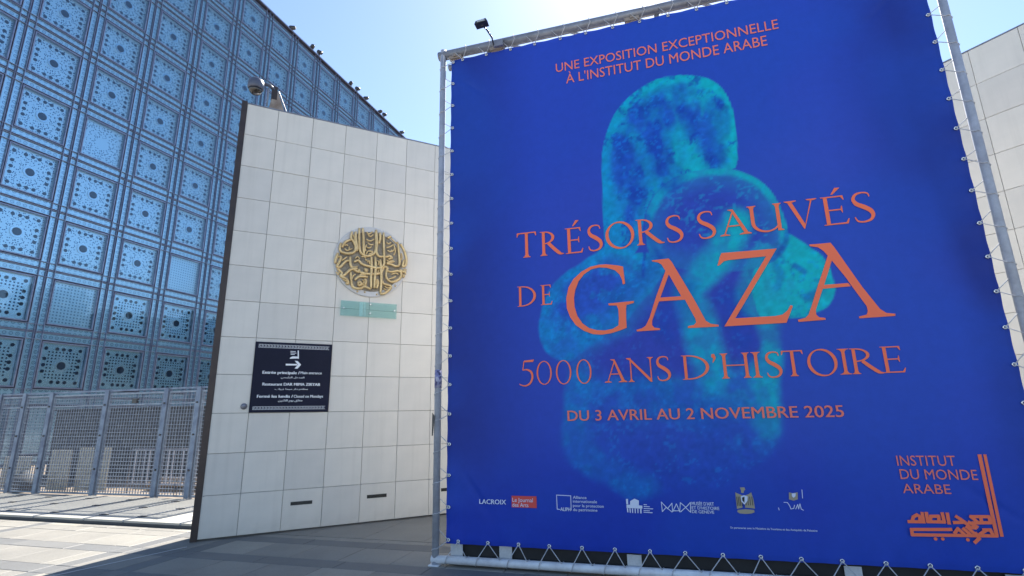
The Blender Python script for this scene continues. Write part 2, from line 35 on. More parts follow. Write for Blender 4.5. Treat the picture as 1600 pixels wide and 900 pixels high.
# ------------------------------------------------------------------ helpers
def tag(o, label=None, cat=None, group=None, kind=None):
    if label: o['label'] = label
    if cat: o['category'] = cat
    if group: o['group'] = group
    if kind: o['kind'] = kind
    return o
def empty(name, loc, rz=0, label=None, cat=None, group=None):
    o = bpy.data.objects.new(name, None); COL.objects.link(o); o.empty_display_size = .1
    o.location = loc; o.rotation_euler = (0, 0, rz)
    return tag(o, label, cat, group)
def put(name, mesh, parent=None, loc=(0, 0, 0), rot=(0, 0, 0), kind=None):
    o = bpy.data.objects.new(name, mesh); COL.objects.link(o); o.location = loc; o.rotation_euler = rot
    if parent is not None: o.parent = parent
    if kind: o['kind'] = kind
    return o
class MB:
    def __init__(s): s.v = []; s.f = []
    def add(s, vs, fs):
        n = len(s.v); s.v += [tuple(a) for a in vs]; s.f += [tuple(i + n for i in f) for f in fs]; return s
    def box(s, x0, x1, y0, y1, z0, z1):
        return s.add([(x0,y0,z0),(x1,y0,z0),(x1,y1,z0),(x0,y1,z0),(x0,y0,z1),(x1,y0,z1),(x1,y1,z1),(x0,y1,z1)],
            [(0,3,2,1),(4,5,6,7),(0,1,5,4),(1,2,6,5),(2,3,7,6),(3,0,4,7)])
    def bbox(s, x0, x1, y0, y1, z0, z1, b):   # box whose front (-y) edges are chamfered by b
        v = [(x0,y1,z0),(x1,y1,z0),(x1,y1,z1),(x0,y1,z1),(x0,y0+b,z0),(x1,y0+b,z0),(x1,y0+b,z1),(x0,y0+b,z1),
             (x0+b,y0,z0+b),(x1-b,y0,z0+b),(x1-b,y0,z1-b),(x0+b,y0,z1-b)]
        return s.add(v, [(0,3,2,1),(0,1,5,4),(1,2,6,5),(2,3,7,6),(3,0,4,7),(4,5,9,8),(5,6,10,9),(6,7,11,10),(7,4,8,11),(8,9,10,11)])
    def tube(s, pts, r, n=8, close=True, flat=1.0):
        pts = [Vector(p) for p in pts]; rings = []; N = len(pts); prev = None
        for i, p in enumerate(pts):
            d = (pts[min(i+1, N-1)] - pts[max(i-1, 0)]).normalized()
            a = Vector((0, 1, 0)) if abs(d.y) < .9 else Vector((1, 0, 0))
            u = d.cross(a).normalized(); v = d.cross(u).normalized()
            if prev is not None and u.dot(prev) < 0: u, v = -u, -v
            prev = u
            rr = r[i] if isinstance(r, (list, tuple)) else r
            rings.append([p + u * rr * math.cos(2*math.pi*k/n) + v * rr * flat * math.sin(2*math.pi*k/n) for k in range(n)])
        vs = [q for R in rings for q in R]; fs = []
        for i in range(N-1):
            for k in range(n):
                fs.append((i*n+k, i*n+(k+1) % n, (i+1)*n+(k+1) % n, (i+1)*n+k))
        if close: fs += [tuple(reversed(range(n))), tuple(range((N-1)*n, N*n))]
        return s.add(vs, fs)
    def lathe(s, prof, c, n=16, axis='z'):     # prof: (radius, height)
        vs = []; fs = []
        for r, h in prof:
            for k in range(n):
                a = 2*math.pi*k/n; x, y = r*math.cos(a), r*math.sin(a)
                vs.append((c[0]+x, c[1]+y, c[2]+h) if axis == 'z' else (c[0]+x, c[1]+h, c[2]+y))
        for i in range(len(prof)-1):
            for k in range(n): fs.append((i*n+k, i*n+(k+1) % n, (i+1)*n+(k+1) % n, (i+1)*n+k))
        fs += [tuple(reversed(range(n))), tuple(range((len(prof)-1)*n, len(prof)*n))]
        return s.add(vs, fs)
    def disc(s, x, z, y, r, n=12):
        return s.add([(x+r*math.cos(2*math.pi*k/n), y, z+r*math.sin(2*math.pi*k/n)) for k in range(n)], [tuple(range(n))])
    def poly(s, pts, y): return s.add([(a, y, b) for a, b in pts], [tuple(range(len(pts)))])
    def strip(s, L, R, y):
        n = len(L); return s.add([(a, y, b) for a, b in L] + [(a, y, b) for a, b in R], [(i, i+1, n+i+1, n+i) for i in range(n-1)])
    def mesh(s, name, mat, smooth=False, fix=True):
        me = bpy.data.meshes.new(name); me.from_pydata(s.v, [], s.f); me.materials.append(mat)
        if fix:
            bm = bmesh.new(); bm.from_mesh(me); bmesh.ops.recalc_face_normals(bm, faces=bm.faces)
            if smooth:
                for f in bm.faces: f.smooth = len(f.verts) < 6
            bm.to_mesh(me); bm.free()
        me.update(); return me
def smooth_path(P, k=4):
    P = [Vector(p) for p in P]
    if len(P) < 3: return P
    out = []
    for i in range(len(P)-1):
        a = P[max(i-1, 0)]; b = P[i]; c = P[i+1]; d = P[min(i+2, len(P)-1)]
        for j in range(k):
            t = j/k; out.append(.5*((2*b)+(c-a)*t+(2*a-5*b+4*c-d)*t*t+(3*b-a-3*c+d)*t**3))
    out.append(P[-1]); return out
# ------------------------------------------------------------------ materials
class NT:
    def __init__(s, name):
        s.m = bpy.data.materials.new(name); s.m.use_nodes = True; s.t = s.m.node_tree; s.b = s.t.nodes['Principled BSDF']
    def n(s, typ, **kw):
        o = s.t.nodes.new('ShaderNode' + typ)
        for k, v in kw.items(): setattr(o, k, v)
        return o
    def l(s, a, b): s.t.links.new(a, b)
    def math(s, op, a, b=None, c=None):
        o = s.n('Math', operation=op)
        for i, x in enumerate((a, b, c)):
            if x is None: continue
            if isinstance(x, (int, float)): o.inputs[i].default_value = x
            else: s.l(x, o.inputs[i])
        return o.outputs[0]
    def mix(s, f, a, b, mode='MIX'):
        o = s.n('Mix', data_type='RGBA', blend_type=mode)
        for i, x in ((0, f), (6, a), (7, b)):
            if isinstance(x, (int, float)): o.inputs[i].default_value = x
            elif isinstance(x, tuple): o.inputs[i].default_value = (*x[:3], 1)
            else: s.l(x, o.inputs[i])
        return o.outputs[2]
    def coord(s, which='Object'):
        return s.n('TexCoord').outputs[which]
    def noise(s, scale, detail=4, rough=.55, vec=None, out='Fac'):
        o = s.n('TexNoise'); o.inputs['Scale'].default_value = scale; o.inputs['Detail'].default_value = detail
        o.inputs['Roughness'].default_value = rough
        s.l(vec if vec is not None else s.coord(), o.inputs['Vector']); return o.outputs[out]
    def ramp(s, f, stops):
        o = s.n('ValToRGB'); e = o.color_ramp.elements
        while len(e) < len(stops): e.new(.5)
        for k, (p, c) in enumerate(stops): e[k].position = p; e[k].color = (*c, 1) if len(c) == 3 else c
        s.l(f, o.inputs[0]); return o.outputs[0]
    def bump(s, h, st=.3, dist=.01):
        o = s.n('Bump'); o.inputs['Strength'].default_value = st; o.inputs['Distance'].default_value = dist
        s.l(h, o.inputs['Height']); s.l(o.outputs[0], s.b.inputs['Normal'])
    def set(s, **kw):
        for k, v in kw.items():
            k = {'color': 'Base Color', 'rough': 'Roughness', 'metal': 'Metallic', 'spec': 'Specular IOR Level'}.get(k, k)
            if isinstance(v, tuple): s.b.inputs[k].default_value = (*v[:3], 1)
            elif isinstance(v, (int, float)): s.b.inputs[k].default_value = v
            else: s.l(v, s.b.inputs[k])
        return s
def worn(name, c1, c2, scale=6, rough=.5, metal=0., per_object=.0, bump=.15, fine=60, spec=.5):
    m = NT(name); n1 = m.noise(scale, 6, .6); n2 = m.noise(fine, 3)
    f = m.ramp(n1, [(.35, (0, 0, 0)), (.68, (1, 1, 1))])
    c = m.mix(f, c1, c2); c = m.mix(.25, c, m.ramp(n2, [(.3, (.35, .35, .35)), (.7, (.65, .65, .65))]), 'OVERLAY')
    if per_object:
        r = m.n('ObjectInfo').outputs['Random']
        c = m.mix(1.0, c, m.ramp(r, [(0, (1-per_object,)*3), (1, (1, 1, 1))]), 'MULTIPLY')
    m.set(color=c, rough=m.math('ADD', m.math('MULTIPLY', n1, .2), rough-.1), metal=metal, spec=spec)
    if bump: m.bump(n2, bump, .003)
    return m.m
M = {}
# white enamelled cladding tiles
m = NT('white_tile'); rnd = m.n('ObjectInfo').outputs['Random']
n1 = m.noise(1.6, 5, .6, m.coord('Object')); n2 = m.noise(45, 4)
c = m.mix(m.ramp(n1, [(.4, (0, 0, 0)), (.75, (1, 1, 1))]), (.70, .66, .60), (.62, .59, .54))
c = m.mix(1.0, c, m.ramp(rnd, [(0, (.90, .905, .92)), (.5, (.97, .965, .96)), (1, (1, 1, 1))]), 'MULTIPLY')
c = m.mix(m.math('MULTIPLY', m.ramp(n2, [(.62, (0, 0, 0)), (.72, (1, 1, 1))]), .16), c, (.45, .42, .38))
stm = m.n('Mapping'); stm.inputs['Scale'].default_value = (9, 9, .35); m.l(m.n('NewGeometry').outputs['Position'], stm.inputs[0]); stn = m.noise(1, 5, .6, stm.outputs[0])
c = m.mix(m.math('MULTIPLY', m.ramp(stn, [(.52, (0, 0, 0)), (.72, (1, 1, 1))]), .13), c, (.34, .32, .28))
sx = m.n('SeparateXYZ'); m.l(m.n('NewGeometry').outputs['Position'], sx.inputs[0])
low = m.math('SMOOTH_MIN', m.math('MAXIMUM', m.math('SUBTRACT', 1.0, m.math('MULTIPLY', sx.outputs[2], 3.2)), 0), 1, .1)
c = m.mix(m.math('MULTIPLY', low, m.math('MULTIPLY', m.noise(7, 6, .7), .5)), c, (.38, .35, .31))
m.set(color=c, rough=m.math('ADD', m.math('MULTIPLY', n1, .15), .3), spec=.5)
m.bump(m.noise(2.2, 2), .06, .02); M['tile'] = m.m
M['joint'] = worn('dark_joint', (.10, .098, .095), (.14, .135, .13), rough=.9)
M['bronze'] = worn('brown_steel', (.045, .035, .035), (.075, .055, .05), 3, .45, .5)
M['grille'] = worn('dark_grille', (.02, .022, .022), (.05, .05, .05), 10, .5, .3)
M['frame_white'] = worn('white_pipe_paint', (.74, .76, .80), (.58, .58, .62), 7, .42, 0, 0, .25, 30)
M['frame_grey'] = worn('galvanised_pipe', (.27, .28, .32), (.19, .19, .22), 8, .42, .35)
M['upright'] = worn('chalky_grey_pipe', (.40, .42, .48), (.30, .31, .36), 5, .45, 0, 0, .25, 30)
M['cord'] = worn('grey_cord', (.55, .55, .58), (.4, .4, .42), 20, .8)
M['eyelet'] = worn('steel_eyelet', (.8, .8, .82), (.6, .6, .6), 20, .25, .8)
M['gold'] = worn('gilded_metal', (.74, .56, .29), (.54, .38, .18), 9, .4, .35, 0, .2, 80)
M['discback'] = worn('pale_grey_disc', (.56, .56, .57), (.48, .48, .49), 5, .55)
M['taupe'] = worn('stroke_shade_ground', (.27, .24, .19), (.12, .10, .075), 14, .6)  # dark tone stands in for the shade between the gilded strokes
M['backing'] = worn('white_vinyl_back', (.80, .80, .79), (.74, .74, .74), 3, .6)
M['navy'] = worn('navy_sign_enamel', (.009, .011, .028), (.013, .015, .036), 2, .5, 0, 0, .03, 60, .15)
M['signwhite'] = worn('sign_white', (.86, .87, .90), (.80, .82, .85), 3, .5, bump=0)
M['black'] = worn('black_sheet', (.010, .010, .013), (.022, .022, .025), 4, .75)
M['ballast'] = worn('ballast_concrete', (.12, .12, .12), (.07, .07, .07), 5, .85)
M['galv'] = worn('galvanised_fence', (.26, .30, .36), (.17, .20, .26), 9, .45, .45)
M['galvdark'] = worn('galvanised_post', (.20, .25, .33), (.12, .15, .22), 5, .5, .5)
M['housing'] = worn('camera_housing', (.10, .11, .155), (.07, .08, .115), 6, .4, .2)
M['dark'] = worn('dark_plastic', (.025, .025, .03), (.04, .04, .045), 6, .35)
M['rust'] = worn('stained_bracket', (.36, .31, .27), (.20, .15, .12), 5, .6, .2)
M['lens'] = NT('dome_lens').set(color=(.02, .015, .012), rough=.06, spec=.8).m
M['lampglass'] = NT('lamp_glass').set(color=(.35, .38, .42), rough=.1, spec=.8).m
M['white'] = NT('print_white').set(color=(.62, .68, .85), rough=.5).m
M['gilt'] = NT('print_gold').set(color=(.33, .29, .21), rough=.5).m
M['redp'] = NT('print_red').set(color=(.62, .055, .05), rough=.5).m
M['blackp'] = NT('print_black').set(color=(.01, .01, .015), rough=.5).m
m = NT('print_orange'); n1 = m.noise(2.5, 3)
m.set(color=m.mix(n1, (.96, .19, .085), (.90, .18, .095)), rough=.5, spec=.2); M['orange'] = m.m
m = NT('print_orange_light'); m.set(color=(.84, .20, .15), rough=.5, spec=.2); M['orange2'] = m.m
# printed vinyl: colours are stored per vertex on the sheet
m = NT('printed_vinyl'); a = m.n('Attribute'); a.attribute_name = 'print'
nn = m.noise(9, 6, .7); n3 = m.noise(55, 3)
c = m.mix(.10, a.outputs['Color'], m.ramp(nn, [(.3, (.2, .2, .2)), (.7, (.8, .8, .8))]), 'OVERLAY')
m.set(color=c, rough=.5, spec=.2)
h1 = m.n('TexNoise'); mp = m.n('Mapping'); mp.inputs['Scale'].default_value = (.55, 1, .22); mp.inputs['Rotation'].default_value = (0, .5, 0)
m.l(m.coord(), mp.inputs[0]); m.l(mp.outputs[0], h1.inputs['Vector']); h1.inputs['Scale'].default_value = 1.4; h1.inputs['Detail'].default_value = 2
m.bump(h1.outputs['Fac'], .35, .05)
tr = m.n('BsdfTranslucent'); m.l(c, tr.inputs['Color']); ms = m.n('MixShader'); ms.inputs[0].default_value = .06
out = m.t.nodes['Material Output']; m.l(m.b.outputs[0], ms.inputs[1]); m.l(tr.outputs[0], ms.inputs[2]); m.l(ms.outputs[0], out.inputs[0])
M['vinyl'] = m.m
# reflective solar glass
m = NT('solar_glass'); gl = m.n('BsdfGlossy'); gl.inputs['Roughness'].default_value = .015; gl.inputs['Color'].default_value = (.74, .90, 1, 1)
tp = m.n('BsdfTransparent'); tp.inputs['Color'].default_value = (.88, .97, 1, 1)
ms = m.n('MixShader'); fr = m.n('Fresnel'); fr.inputs[0].default_value = 1.55
m.l(m.math('ADD', m.math('MULTIPLY', fr.outputs[0], .9), .05), ms.inputs[0]); m.l(tp.outputs[0], ms.inputs[1]); m.l(gl.outputs[0], ms.inputs[2])
m.l(ms.outputs[0], m.t.nodes['Material Output'].inputs[0]); M['glass'] = m.m
m = NT('plaque_glass'); m.set(color=(.50, .66, .66), rough=.08, spec=.8); tp = m.n('BsdfTransparent'); tp.inputs[0].default_value = (.78, .92, .90, 1)
ms = m.n('MixShader'); ms.inputs[0].default_value = .17; m.l(tp.outputs[0], ms.inputs[1]); m.l(m.b.outputs[0], ms.inputs[2]); m.l(ms.outputs[0], m.t.nodes['Material Output'].inputs[0]); M['plaque'] = m.m
M['mullion'] = worn('anodised_mullion', (.24, .27, .36), (.15, .17, .25), 5, .35, .6)
M['mullion_d'] = worn('anodised_frame', (.20, .20, .27), (.13, .13, .18), 5, .35, .6)
M['interior'] = worn('facade_interior', (.02, .03, .05), (.03, .045, .07), 3, .8)
def screen(name, kind):
    m = NT(name); base = (.60, .80, .93); dark = (.04, .10, .20)
    sx = m.n('SeparateXYZ'); m.l(m.coord(), sx.inputs[0]); X, Z = sx.outputs[0], sx.outputs[2]
    def dots(p, r, vec=(X, Z)):
        u = m.math('SUBTRACT', m.math('FRACT', m.math('DIVIDE', m.math('ADD', vec[0], 50.), p)), .5)
        v = m.math('SUBTRACT', m.math('FRACT', m.math('DIVIDE', m.math('ADD', vec[1], 50.), p)), .5)
        d = m.math('SQRT', m.math('ADD', m.math('MULTIPLY', u, u), m.math('MULTIPLY', v, v)))
        return m.math('LESS_THAN', d, r)
    rr = m.math('SQRT', m.math('ADD', m.math('MULTIPLY', X, X), m.math('MULTIPLY', Z, Z)))
    mx = m.math('MAXIMUM', m.math('ABSOLUTE', X), m.math('ABSOLUTE', Z))
    inside = m.math('MULTIPLY', m.math('LESS_THAN', mx, .60), m.math('GREATER_THAN', rr, .32))
    if kind in ('star', 'starblank'):
        vo = m.n('TexVoronoi'); vo.feature = 'F1'; vo.inputs['Scale'].default_value = 14; vo.inputs['Randomness'].default_value = .75; m.l(m.coord(), vo.inputs['Vector'])
        sp_ = m.math('LESS_THAN', vo.outputs['Distance'], .36)
        f = m.math('MULTIPLY', m.math('MULTIPLY', sp_, .9), m.math('MULTIPLY', m.math('LESS_THAN', mx, .86), m.math('GREATER_THAN', rr, .28)))
    elif kind == 'dots': f = m.math('MULTIPLY', dots(.135, .27), inside)
    elif kind == 'blank': f = m.math('MULTIPLY', dots(.135, .25), .6)
    elif kind == 'strip':
        oi = m.math('MULTIPLY', m.math('MULTIPLY', dots(.22, .34), m.math('SUBTRACT', 1, dots(.22, .2))), .55); f = m.math('MAXIMUM', oi, m.math('MULTIPLY', dots(.22, .08), .6))
    n1 = m.noise(3, 4)
    c = m.mix(f, m.mix(m.math('MULTIPLY', n1, .5), base, (.50, .72, .88)), dark)
    m.set(color=c, rough=.24, metal=.62 if kind != 'dots' else .82); m.bump(n1, .05, .01); return m.m
for k in ('star', 'dots', 'blank', 'strip', 'starblank'): M['scr_'+k] = screen('perforated_screen_'+k, k)
M['irisdark'] = NT('iris_hole').set(color=(.018, .035, .075), rough=.35, metal=.2).m
M['irisring'] = NT('iris_ring').set(color=(.58, .74, .86), rough=.25, metal=.85).m
# paving
def stone(name, a, b, vein):
    m = NT(name); P = m.n('NewGeometry').outputs['Position']; rnd = m.n('ObjectInfo').outputs['Random']
    n1 = m.noise(1.1, 5, .6, P); n2 = m.noise(38, 5, .7, P); n3 = m.noise(260, 2, .5, P)
    c = m.mix(m.ramp(n1, [(.35, (0, 0, 0)), (.7, (1, 1, 1))]), a, b)
    c = m.mix(1., c, m.ramp(rnd, [(0, (.84, .84, .86)), (.5, (.95, .95, .95)), (.88, (1, 1, 1)), (1, (1.25, 1.22, 1.17))]), 'MULTIPLY')
    c = m.mix(.6, c, m.ramp(n2, [(.3, (.35, .35, .35)), (.7, (.62, .62, .62))]), 'OVERLAY')
    c = m.mix(m.math('MULTIPLY', m.ramp(n3, [(.62, (0, 0, 0)), (.7, (1, 1, 1))]), .35), c, vein)
    vo = m.n('TexVoronoi'); vo.inputs['Scale'].default_value = 2.6; m.l(P, vo.inputs['Vector']); c = m.mix(m.math('MULTIPLY', m.math('LESS_THAN', vo.outputs['Distance'], .055), .55), c, (.06, .055, .05))
    st = m.noise(.45, 6, .7, P); c = m.mix(m.math('MULTIPLY', m.ramp(st, [(.5, (0, 0, 0)), (.7, (1, 1, 1))]), .35), c, (.07, .065, .06))
    m.set(color=c, rough=m.math('ADD', m.math('MULTIPLY', n2, .25), .45)); m.bump(n2, .25, .004); return m.m
M['slab'] = stone('granite_slab', (.265, .25, .218), (.22, .21, .185), (.33, .31, .28))
M['band'] = stone('dark_granite_band', (.155, .155, .152), (.135, .135, .132), (.2, .2, .2))
M['ground'] = stone('plaza_ground', (.40, .375, .33), (.34, .32, .29), (.42, .40, .37))
M['earth'] = worn('dusty_earth', (.26, .21, .16), (.13, .105, .085), 2, .95, 0, 0, .5, 25)
m = NT('grey_decking'); P = m.n('NewGeometry').outputs['Position']; n1 = m.noise(3, 5, .6, m.coord()); sx = m.n('SeparateXYZ'); m.l(m.coord(), sx.inputs[0])
rib = m.math('FRACT', m.math('MULTIPLY', sx.outputs[1], 16.)); rf = m.math('GREATER_THAN', rib, .72)
c = m.mix(n1, (.38, .37, .33), (.31, .30, .27)); c = m.mix(m.math('MULTIPLY', rf, .25), c, (.08, .08, .075))
m.set(color=c, rough=.75); m.bump(rib, .3, .01); M['deck'] = m.m
M['slate'] = worn('dark_slate_panel', (.055, .06, .07), (.035, .037, .042), 2, .6)
M['board'] = worn('pale_board', (.50, .46, .38), (.38, .35, .29), 3, .7)
M['redpaint'] = worn('red_paint', (.55, .05, .05), (.45, .05, .05), 4, .5)
M['sticker'] = None
m = NT('flyposted_stickers'); vo = m.n('TexVoronoi'); vo.feature = 'F1'; vo.inputs['Scale'].default_value = 38; m.l(m.coord(), vo.inputs['Vector'])
m.set(color=m.ramp(vo.outputs['Color'], [(.2, (.05, .05, .12)), (.45, (.22, .22, .42)), (.65, (.45, .45, .55)), (.9, (.12, .1, .3))]), rough=.5); M['sticker'] = m.m
m = NT('leaf'); rn = m.n('NewGeometry').outputs['Random Per Island']
m.set(color=m.ramp(rn, [(0, (.03, .05, .022)), (.5, (.045, .07, .03)), (1, (.06, .09, .04))]), rough=.6, spec=.2); M['leaf'] = m.m
M['bark'] = worn('plane_bark', (.20, .17, .13), (.11, .09, .07), 4, .85, 0, 0, .5)
M['concrete'] = worn('campus_concrete', (.36, .34, .31), (.28, .27, .25), .3, .8)
M['winglass'] = NT('window_glass').set(color=(.03, .04, .05), rough=.08, spec=.8).m
# ------------------------------------------------------------------ text helpers
AR = {'ا': (0xFE8D, 0xFE8E), 'د': (0xFEA9, 0xFEAA), 'ر': (0xFEAD, 0xFEAE), 'ز': (0xFEAF, 0xFEB0), 'و': (0xFEED, 0xFEEE),
 'ل': (0xFEDD,), 'م': (0xFEE1,), 'خ': (0xFEA5,), 'ئ': (0xFE89,), 'ي': (0xFEF1,), 'س': (0xFEB1,), 'ط': (0xFEC1,), 'ع': (0xFEC9,), 'ب': (0xFE8F,), 'غ': (0xFECD,), 'ق': (0xFED5,), 'ث': (0xFE99,), 'ن': (0xFEE5,)}
def arab(s):     # joined letter forms in visual order
    out = []
    for wd in s.split():
        r = []; i = 0; pj = False
        while i < len(wd):
            if wd[i:i+2] == 'لا': r.append(chr(0xFEFC if pj else 0xFEFB)); pj = False; i += 2; continue
            c = AR[wd[i]]; nx = i+1 < len(wd)
            if len(c) == 1: k = (3 if nx else 1) if pj else (2 if nx else 0); r.append(chr(c[0]+k)); pj = nx
            else: r.append(chr(c[1 if pj else 0])); pj = False
            i += 1
        out.append(''.join(reversed(r)))
    return ' '.join(reversed(out))
def text_raw(s, bold=0.):
    c = bpy.data.curves.new('lettering', 'FONT'); c.body = s; c.size = 1; c.resolution_u = 3
    o = bpy.data.objects.new('lettering', c); COL.objects.link(o); bpy.context.view_layer.update()
    me = bpy.data.meshes.new_from_object(o.evaluated_get(bpy.context.evaluated_depsgraph_get()))
    bpy.data.objects.remove(o); return me
_h = text_raw('H'); CAPH = max(v.co.y for v in _h.vertices) - min(v.co.y for v in _h.vertices)
def text_mesh(s, A, B, cap, y, mat, bold=0., full=False):
    """text laid in the x,z plane from A to B at depth y; cap height in metres"""
    me = text_raw(s, bold); xs = [v.co.x for v in me.vertices]; x0, x1 = min(xs), max(xs)
    ys = [v.co.y for v in me.vertices]
    kx = (B[0]-A[0])/(x1-x0); kz = cap/((max(ys)-min(ys)) if full else CAPH); off = -min(ys)*kz if full else 0
    sl_ = (B[1]-A[1])/(B[0]-A[0])
    bm = bmesh.new(); bm.from_mesh(me); bm.verts.ensure_lookup_table()
    isl = {}; k = 0
    for v in bm.verts:                 # touching letters get slightly different heights
        if v in isl: continue
        st = [v]; isl[v] = k
        while st:
            q = st.pop()
            for e in q.link_edges:
                o = e.other_vert(q)
                if o not in isl: isl[o] = k; st.append(o)
        k += 1
    for v in bm.verts:
        x, z = v.co.x, v.co.y; X = A[0]+(x-x0)*kx
        v.co = (X, y-(isl[v] % 4)*.0004, A[1]+(X-A[0])*sl_+z*kz+off)
    if bold:
        g0 = list(bm.verts)+list(bm.edges)+list(bm.faces)
        for q, dx in enumerate((-bold, bold)):
            d = bmesh.ops.duplicate(bm, geom=g0)
            for v in d['geom']:
                if isinstance(v, bmesh.types.BMVert): v.co.x += dx*cap; v.co.y -= .0017*(q+1)
    bm.to_mesh(me); bm.free(); me.materials.clear(); me.materials.append(mat); me.name = 'lettering'; return me
def words(me, gap):      # the words of a line as meshes of their own
    n = len(me.vertices); par = list(range(n))
    def find(a):
        while par[a] != a: par[a] = par[par[a]]; a = par[a]
        return a
    for e in me.edges: par[find(e.vertices[0])] = find(e.vertices[1])
    ext = {}
    for v in me.vertices:
        k = find(v.index); a = ext.setdefault(k, [9e9, -9e9]); a[0] = min(a[0], v.co.x); a[1] = max(a[1], v.co.x)
    order = sorted(ext.items(), key=lambda t: t[1][0]); cl = {}; c = 0; end = order[0][1][1]
    for k, (a, b) in order:
        if a-end > gap: c += 1
        end = max(end, b); cl[k] = c
    out = []
    for q in range(c+1):
        mp_ = {}; vs = []; fs = []
        for p_ in me.polygons:
            if cl[find(p_.vertices[0])] != q: continue
            f = []
            for i in p_.vertices:
                if i not in mp_: mp_[i] = len(vs); vs.append(tuple(me.vertices[i].co))
                f.append(mp_[i])
            fs.append(f)
        m2 = bpy.data.meshes.new('lettering'); m2.from_pydata(vs, [], fs); m2.materials.append(me.materials[0]); out.append(m2)
    return out
# inscriptional capitals, drawn in units of cap height
TH, TN, SF = .118, .046, .032
def ell(cx, cy, rx, ry, a0, a1, n=22): return [(cx+rx*math.cos(math.radians(a0+(a1-a0)*i/n)), cy+ry*math.sin(math.radians(a0+(a1-a0)*i/n))) for i in range(n+1)]
def foot(x, w_, y, dirn, e=.085):     # serif outline from the left side to the right side, at height y, pointing down(-1)/up(+1)
    d = -dirn
    return [(x-w_/2, y+d*.13), (x-w_/2-e*.35, y+d*.045), (x-w_/2-e, y+d*SF*.7), (x-w_/2-e, y), (x+w_/2+e, y), (x+w_/2+e, y+d*SF*.7), (x+w_/2+e*.35, y+d*.045), (x+w_/2, y+d*.13)]
def stem(x, w_, y0=0, y1=1, b=True, t=True, e=.085):
    p = foot(x, w_, y0, -1, e) if b else [(x-w_/2, y0), (x+w_/2, y0)]
    q = list(reversed(foot(x, w_, y1, 1, e))) if t else [(x+w_/2, y1), (x-w_/2, y1)]
    return p + q
def brush(pts, ws):
    P = smooth_path([(a, b, 0) for a, b in pts], 6); n = len(P); L = []; R = []
    for i, p in enumerate(P):
        d = (P[min(i+1, n-1)]-P[max(i-1, 0)]).normalized(); t = i/(n-1)*(len(ws)-1); k = min(int(t), len(ws)-2); ww = ws[k]+(ws[k+1]-ws[k])*(t-k)
        L.append((p.x-d.y*ww/2, p.y+d.x*ww/2)); R.append((p.x+d.y*ww/2, p.y-d.x*ww/2))
    return ('S', L, R)
